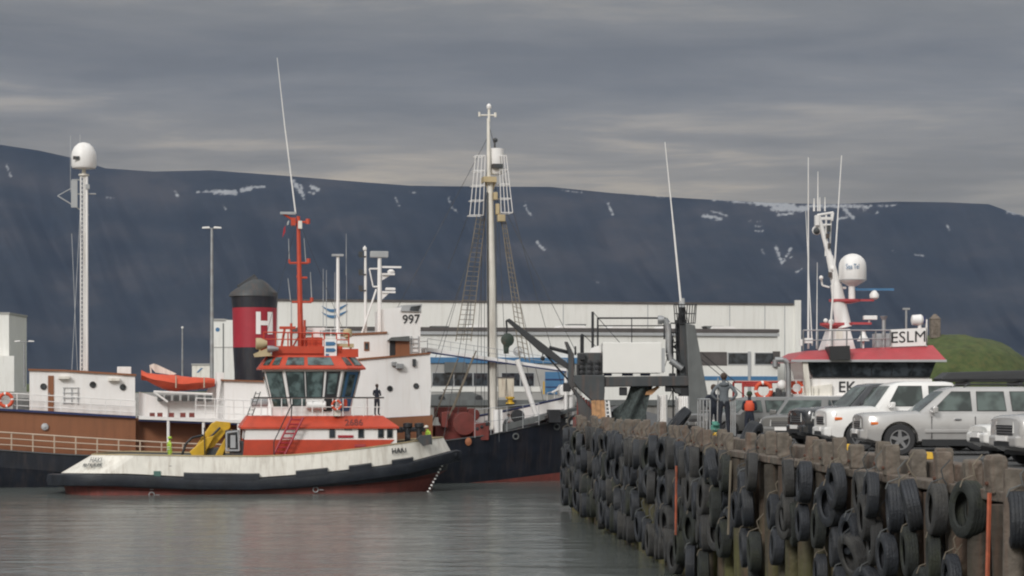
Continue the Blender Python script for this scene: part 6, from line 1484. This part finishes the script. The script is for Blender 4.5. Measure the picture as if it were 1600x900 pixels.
    for sg in (-1, 1):
        y0, y1 = sg * hw * .46, sg * hw * .90
        m = MB(lf).loft([[(X(0) - .03, y0, zh * .66), (X(.045), y1, zh * .68), (X(.055), y1, zh * .90), (X(0) - .05, y0, zh * .88)], [(X(0) + .02, y0, zh * .66), (X(.045) + .06, y1 + sg * .015, zh * .68), (X(.055) + .05, y1 + sg * .015, zh * .895), (X(0) + .01, y0, zh * .875)]]); obj('headlight', m, 'lens', e)
        m = MB(lf).box(X(.075), X(.035), min(sg * hw * .86, sg * hw * .962), max(sg * hw * .86, sg * hw * .962), zh * .73, zh * .80); obj('turn_signal', m, 'amber' if orange else 'lens', e, bevel=.02)
        obj('fog_light', MB(lf).lathe((X(0) - .02, sg * hw * .62, zb + .22), [(.01, .05), (.06, .05), (.07, .0)], 12, 'x'), 'lens', e)
        m = MB(lf); mx = X(cowl + .065); m.loft([[(mx - .08, sg * (hw * .97), belt + .02), (mx + .06, sg * hw * .97, belt + .02), (mx + .06, sg * hw * .97, belt + .15), (mx - .08, sg * hw * .97, belt + .15)], [(mx - .10, sg * (hw + .2), belt + .0), (mx + .04, sg * (hw + .2), belt + .0), (mx + .02, sg * (hw + .2), belt + .17), (mx - .1, sg * (hw + .2), belt + .17)]]); obj('side_mirror', m, paintm, e, bevel=.03)
        for f in ((.50, .69) if kind == 'suv' else (.465, .655) if kind != 'pickup' else (.43, .585)):
            obj('door_handle', MB(lf).box(X(f) - .02, X(f) + .15, min(sg * hw * .97, sg * (hw * .97 + .05)), max(sg * hw * .97, sg * (hw * .97 + .05)), belt - .17, belt - .13), 'alloy' if kind == 'suv' else paintm, e, bevel=.01)
        for f in ((.35, .578, .758) if kind == 'suv' else (.335, .49, .665) if kind != 'pickup' else (.32, .515, .68)):
            obj('door_gap', MB(lf).box(X(f) - .006, X(f) + .006, min(sg * hw * .93, sg * (hw + .003)), max(sg * hw * .93, sg * (hw + .003)), zb + .12, belt - .08), 'dark', e)
        zm_ = zb + (belt - zb) * .42; ys = (sg * hw * .985, sg * (hw + .022)); obj('side_moulding', MB(lf).box(X(.69), X(.315), min(ys), max(ys), zm_ - .05, zm_ + .03), 'silver' if kind == 'suv' else paintm, e, bevel=.01)
        ys = (sg * hw * .9, sg * (hw * .965)); obj('sill', MB(lf).box(X(.68), X(.30), min(ys), max(ys), zb - .06, zb + .1), 'plastic', e)
    obj('front_bumper', MB(lf).loft([[(X(0) - .1, y, z) for y, z in ((-hw * .9, zb + .08), (hw * .9, zb + .08), (hw * .9, zb + .38), (-hw * .9, zb + .38))], [(X(0) + .07, y, z) for y, z in ((-hw * .74, zb + .12), (hw * .74, zb + .12), (hw * .74, zb + .33), (-hw * .74, zb + .33))]]), paintm, e, bevel=.04)
    obj('bumper_intake', MB(lf).box(X(0) + .0, X(0) + .085, -hw * .4, hw * .4, zb + .13, zb + .22), 'plastic', e)
    obj('number_plate', MB(lf).box(X(0) + .05, X(0) + .10, -.26, .26, zb + .235, zb + .34), 'white', e)
    obj('tail_light', MB(lf).box(X(.995), X(.975), -hw * .93, -hw * .80, belt - .35, belt - .05).box(X(.995), X(.975), hw * .80, hw * .93, belt - .35, belt - .05), 'crimson', e)
    if rack:
        for sg in (-1, 1): obj('roof_rail', MB(lf).path([(X(t0 + .08), sg * wt * .88, zt - .03), (X(t0 + .1), sg * wt * .88, zt + .06), (X(t1 - .06), sg * wt * .88, zt + .06), (X(t1 - .03), sg * wt * .88, zt - .04)], .018), 'plastic', e)
    if box:
        bb = MB(lf).loft([[(x, y, z) for x, y, z in ((X(.30), -.42, zt + .14), (X(.30), .42, zt + .14), (X(.95), .45, zt + .14), (X(.95), -.45, zt + .14))], [(X(.27), -.45, zt + .22), (X(.27), .45, zt + .22), (X(.97), .48, zt + .24), (X(.97), -.48, zt + .24)], [(X(.33), -.38, zt + .42), (X(.33), .38, zt + .42), (X(.95), .42, zt + .50), (X(.95), -.42, zt + .50)]])
        o = obj('roof_box', bb, 'plastic', None, bevel=.05); tag(o, 'long black plastic roof box on the white car behind the silver estate', 'roof box')
        obj('crossbar', MB(lf).box(X(.45), X(.43), -.6, .6, zt + .02, zt + .135).box(X(.78), X(.76), -.6, .6, zt + .02, zt + .135), 'plastic', e)
    return e
def cloc(px, Y, z=DZ): return (((px - 800) / FPX) * Y, Y, z)
NOSE_L = math.pi
# silver estate (nearest whole car): nose at px 1335
def place(px_nose, Y, L, yaw_off):   # centre of a car whose nose end is seen at px_nose
    n = Vector(cloc(px_nose, Y)); d = Vector((math.cos(math.pi + yaw_off), math.sin(math.pi + yaw_off), 0)); c = n - d * L / 2; return (c.x, c.y, DZ), math.pi + yaw_off
l, y = place(1340, 51.4, 4.75, R(1)); car('parked_car', l, y, 4.75, 1.86, 1.70, 'silver', 'silver four wheel drive estate car with five spoke wheels parked broadside on the pier', 'suv', .39, rack=True, roofr_front=.45, cowl=.29)
l, y = place(1282, 55.2, 5.2, R(5)); car('parked_car', l, y, 5.2, 1.82, 1.86, 'carwhite', 'white double cab pickup truck parked between the black car and the silver estate', 'pickup', .40, cowl=.255, roofr_front=.36)
l, y = place(1244, 58.8, 4.6, R(12)); car('parked_car', l, y, 4.6, 1.80, 1.84, 'carblack', 'black car with chrome rimmed grille, mostly hidden behind the white pickup', 'suv', .36, cowl=.29, roofr_front=.44, orange=False)
l, y = place(1225, 60.5, 4.5, R(62)); car('parked_car', l, y, 4.5, 1.76, 1.46, 'cargrey', 'grey sedan facing the camera left of the black car', 'sedan', .32, cowl=.30, roofr_front=.43, orange=False)
l, y = place(1085, 66.5, 4.4, R(22)); car('parked_car', l, y, 4.4, 1.74, 1.45, 'cargrey', 'dull grey hatchback behind the man in the grey hoodie', 'hatch', .32, cowl=.27, roofr_front=.42, orange=False)
l, y = place(1395, 59.5, 4.7, R(4)); car('parked_car', l, y, 4.7, 1.85, 1.74, 'carwhite', 'white car carrying a black roof box behind the silver estate car', 'suv', .37, roofr_front=.30, cowl=.2, box=True)
l, y = place(1528, 46.4, 4.3, R(5)); car('parked_car', l, y, 4.3, 1.72, 1.32, 'carwhite', 'low white car with only its front end in view at the right edge', 'hatch', .31, cowl=.34, roofr_front=.52, belt=.86, orange=False)
l, y = place(1570, 42.6, 4.6, R(10)); car('parked_car', l, y, 4.6, 1.84, 1.74, 'silver', 'silver car at the very right edge of the photo, nearest to the camera', 'suv', .37, cowl=.26, roofr_front=.40)
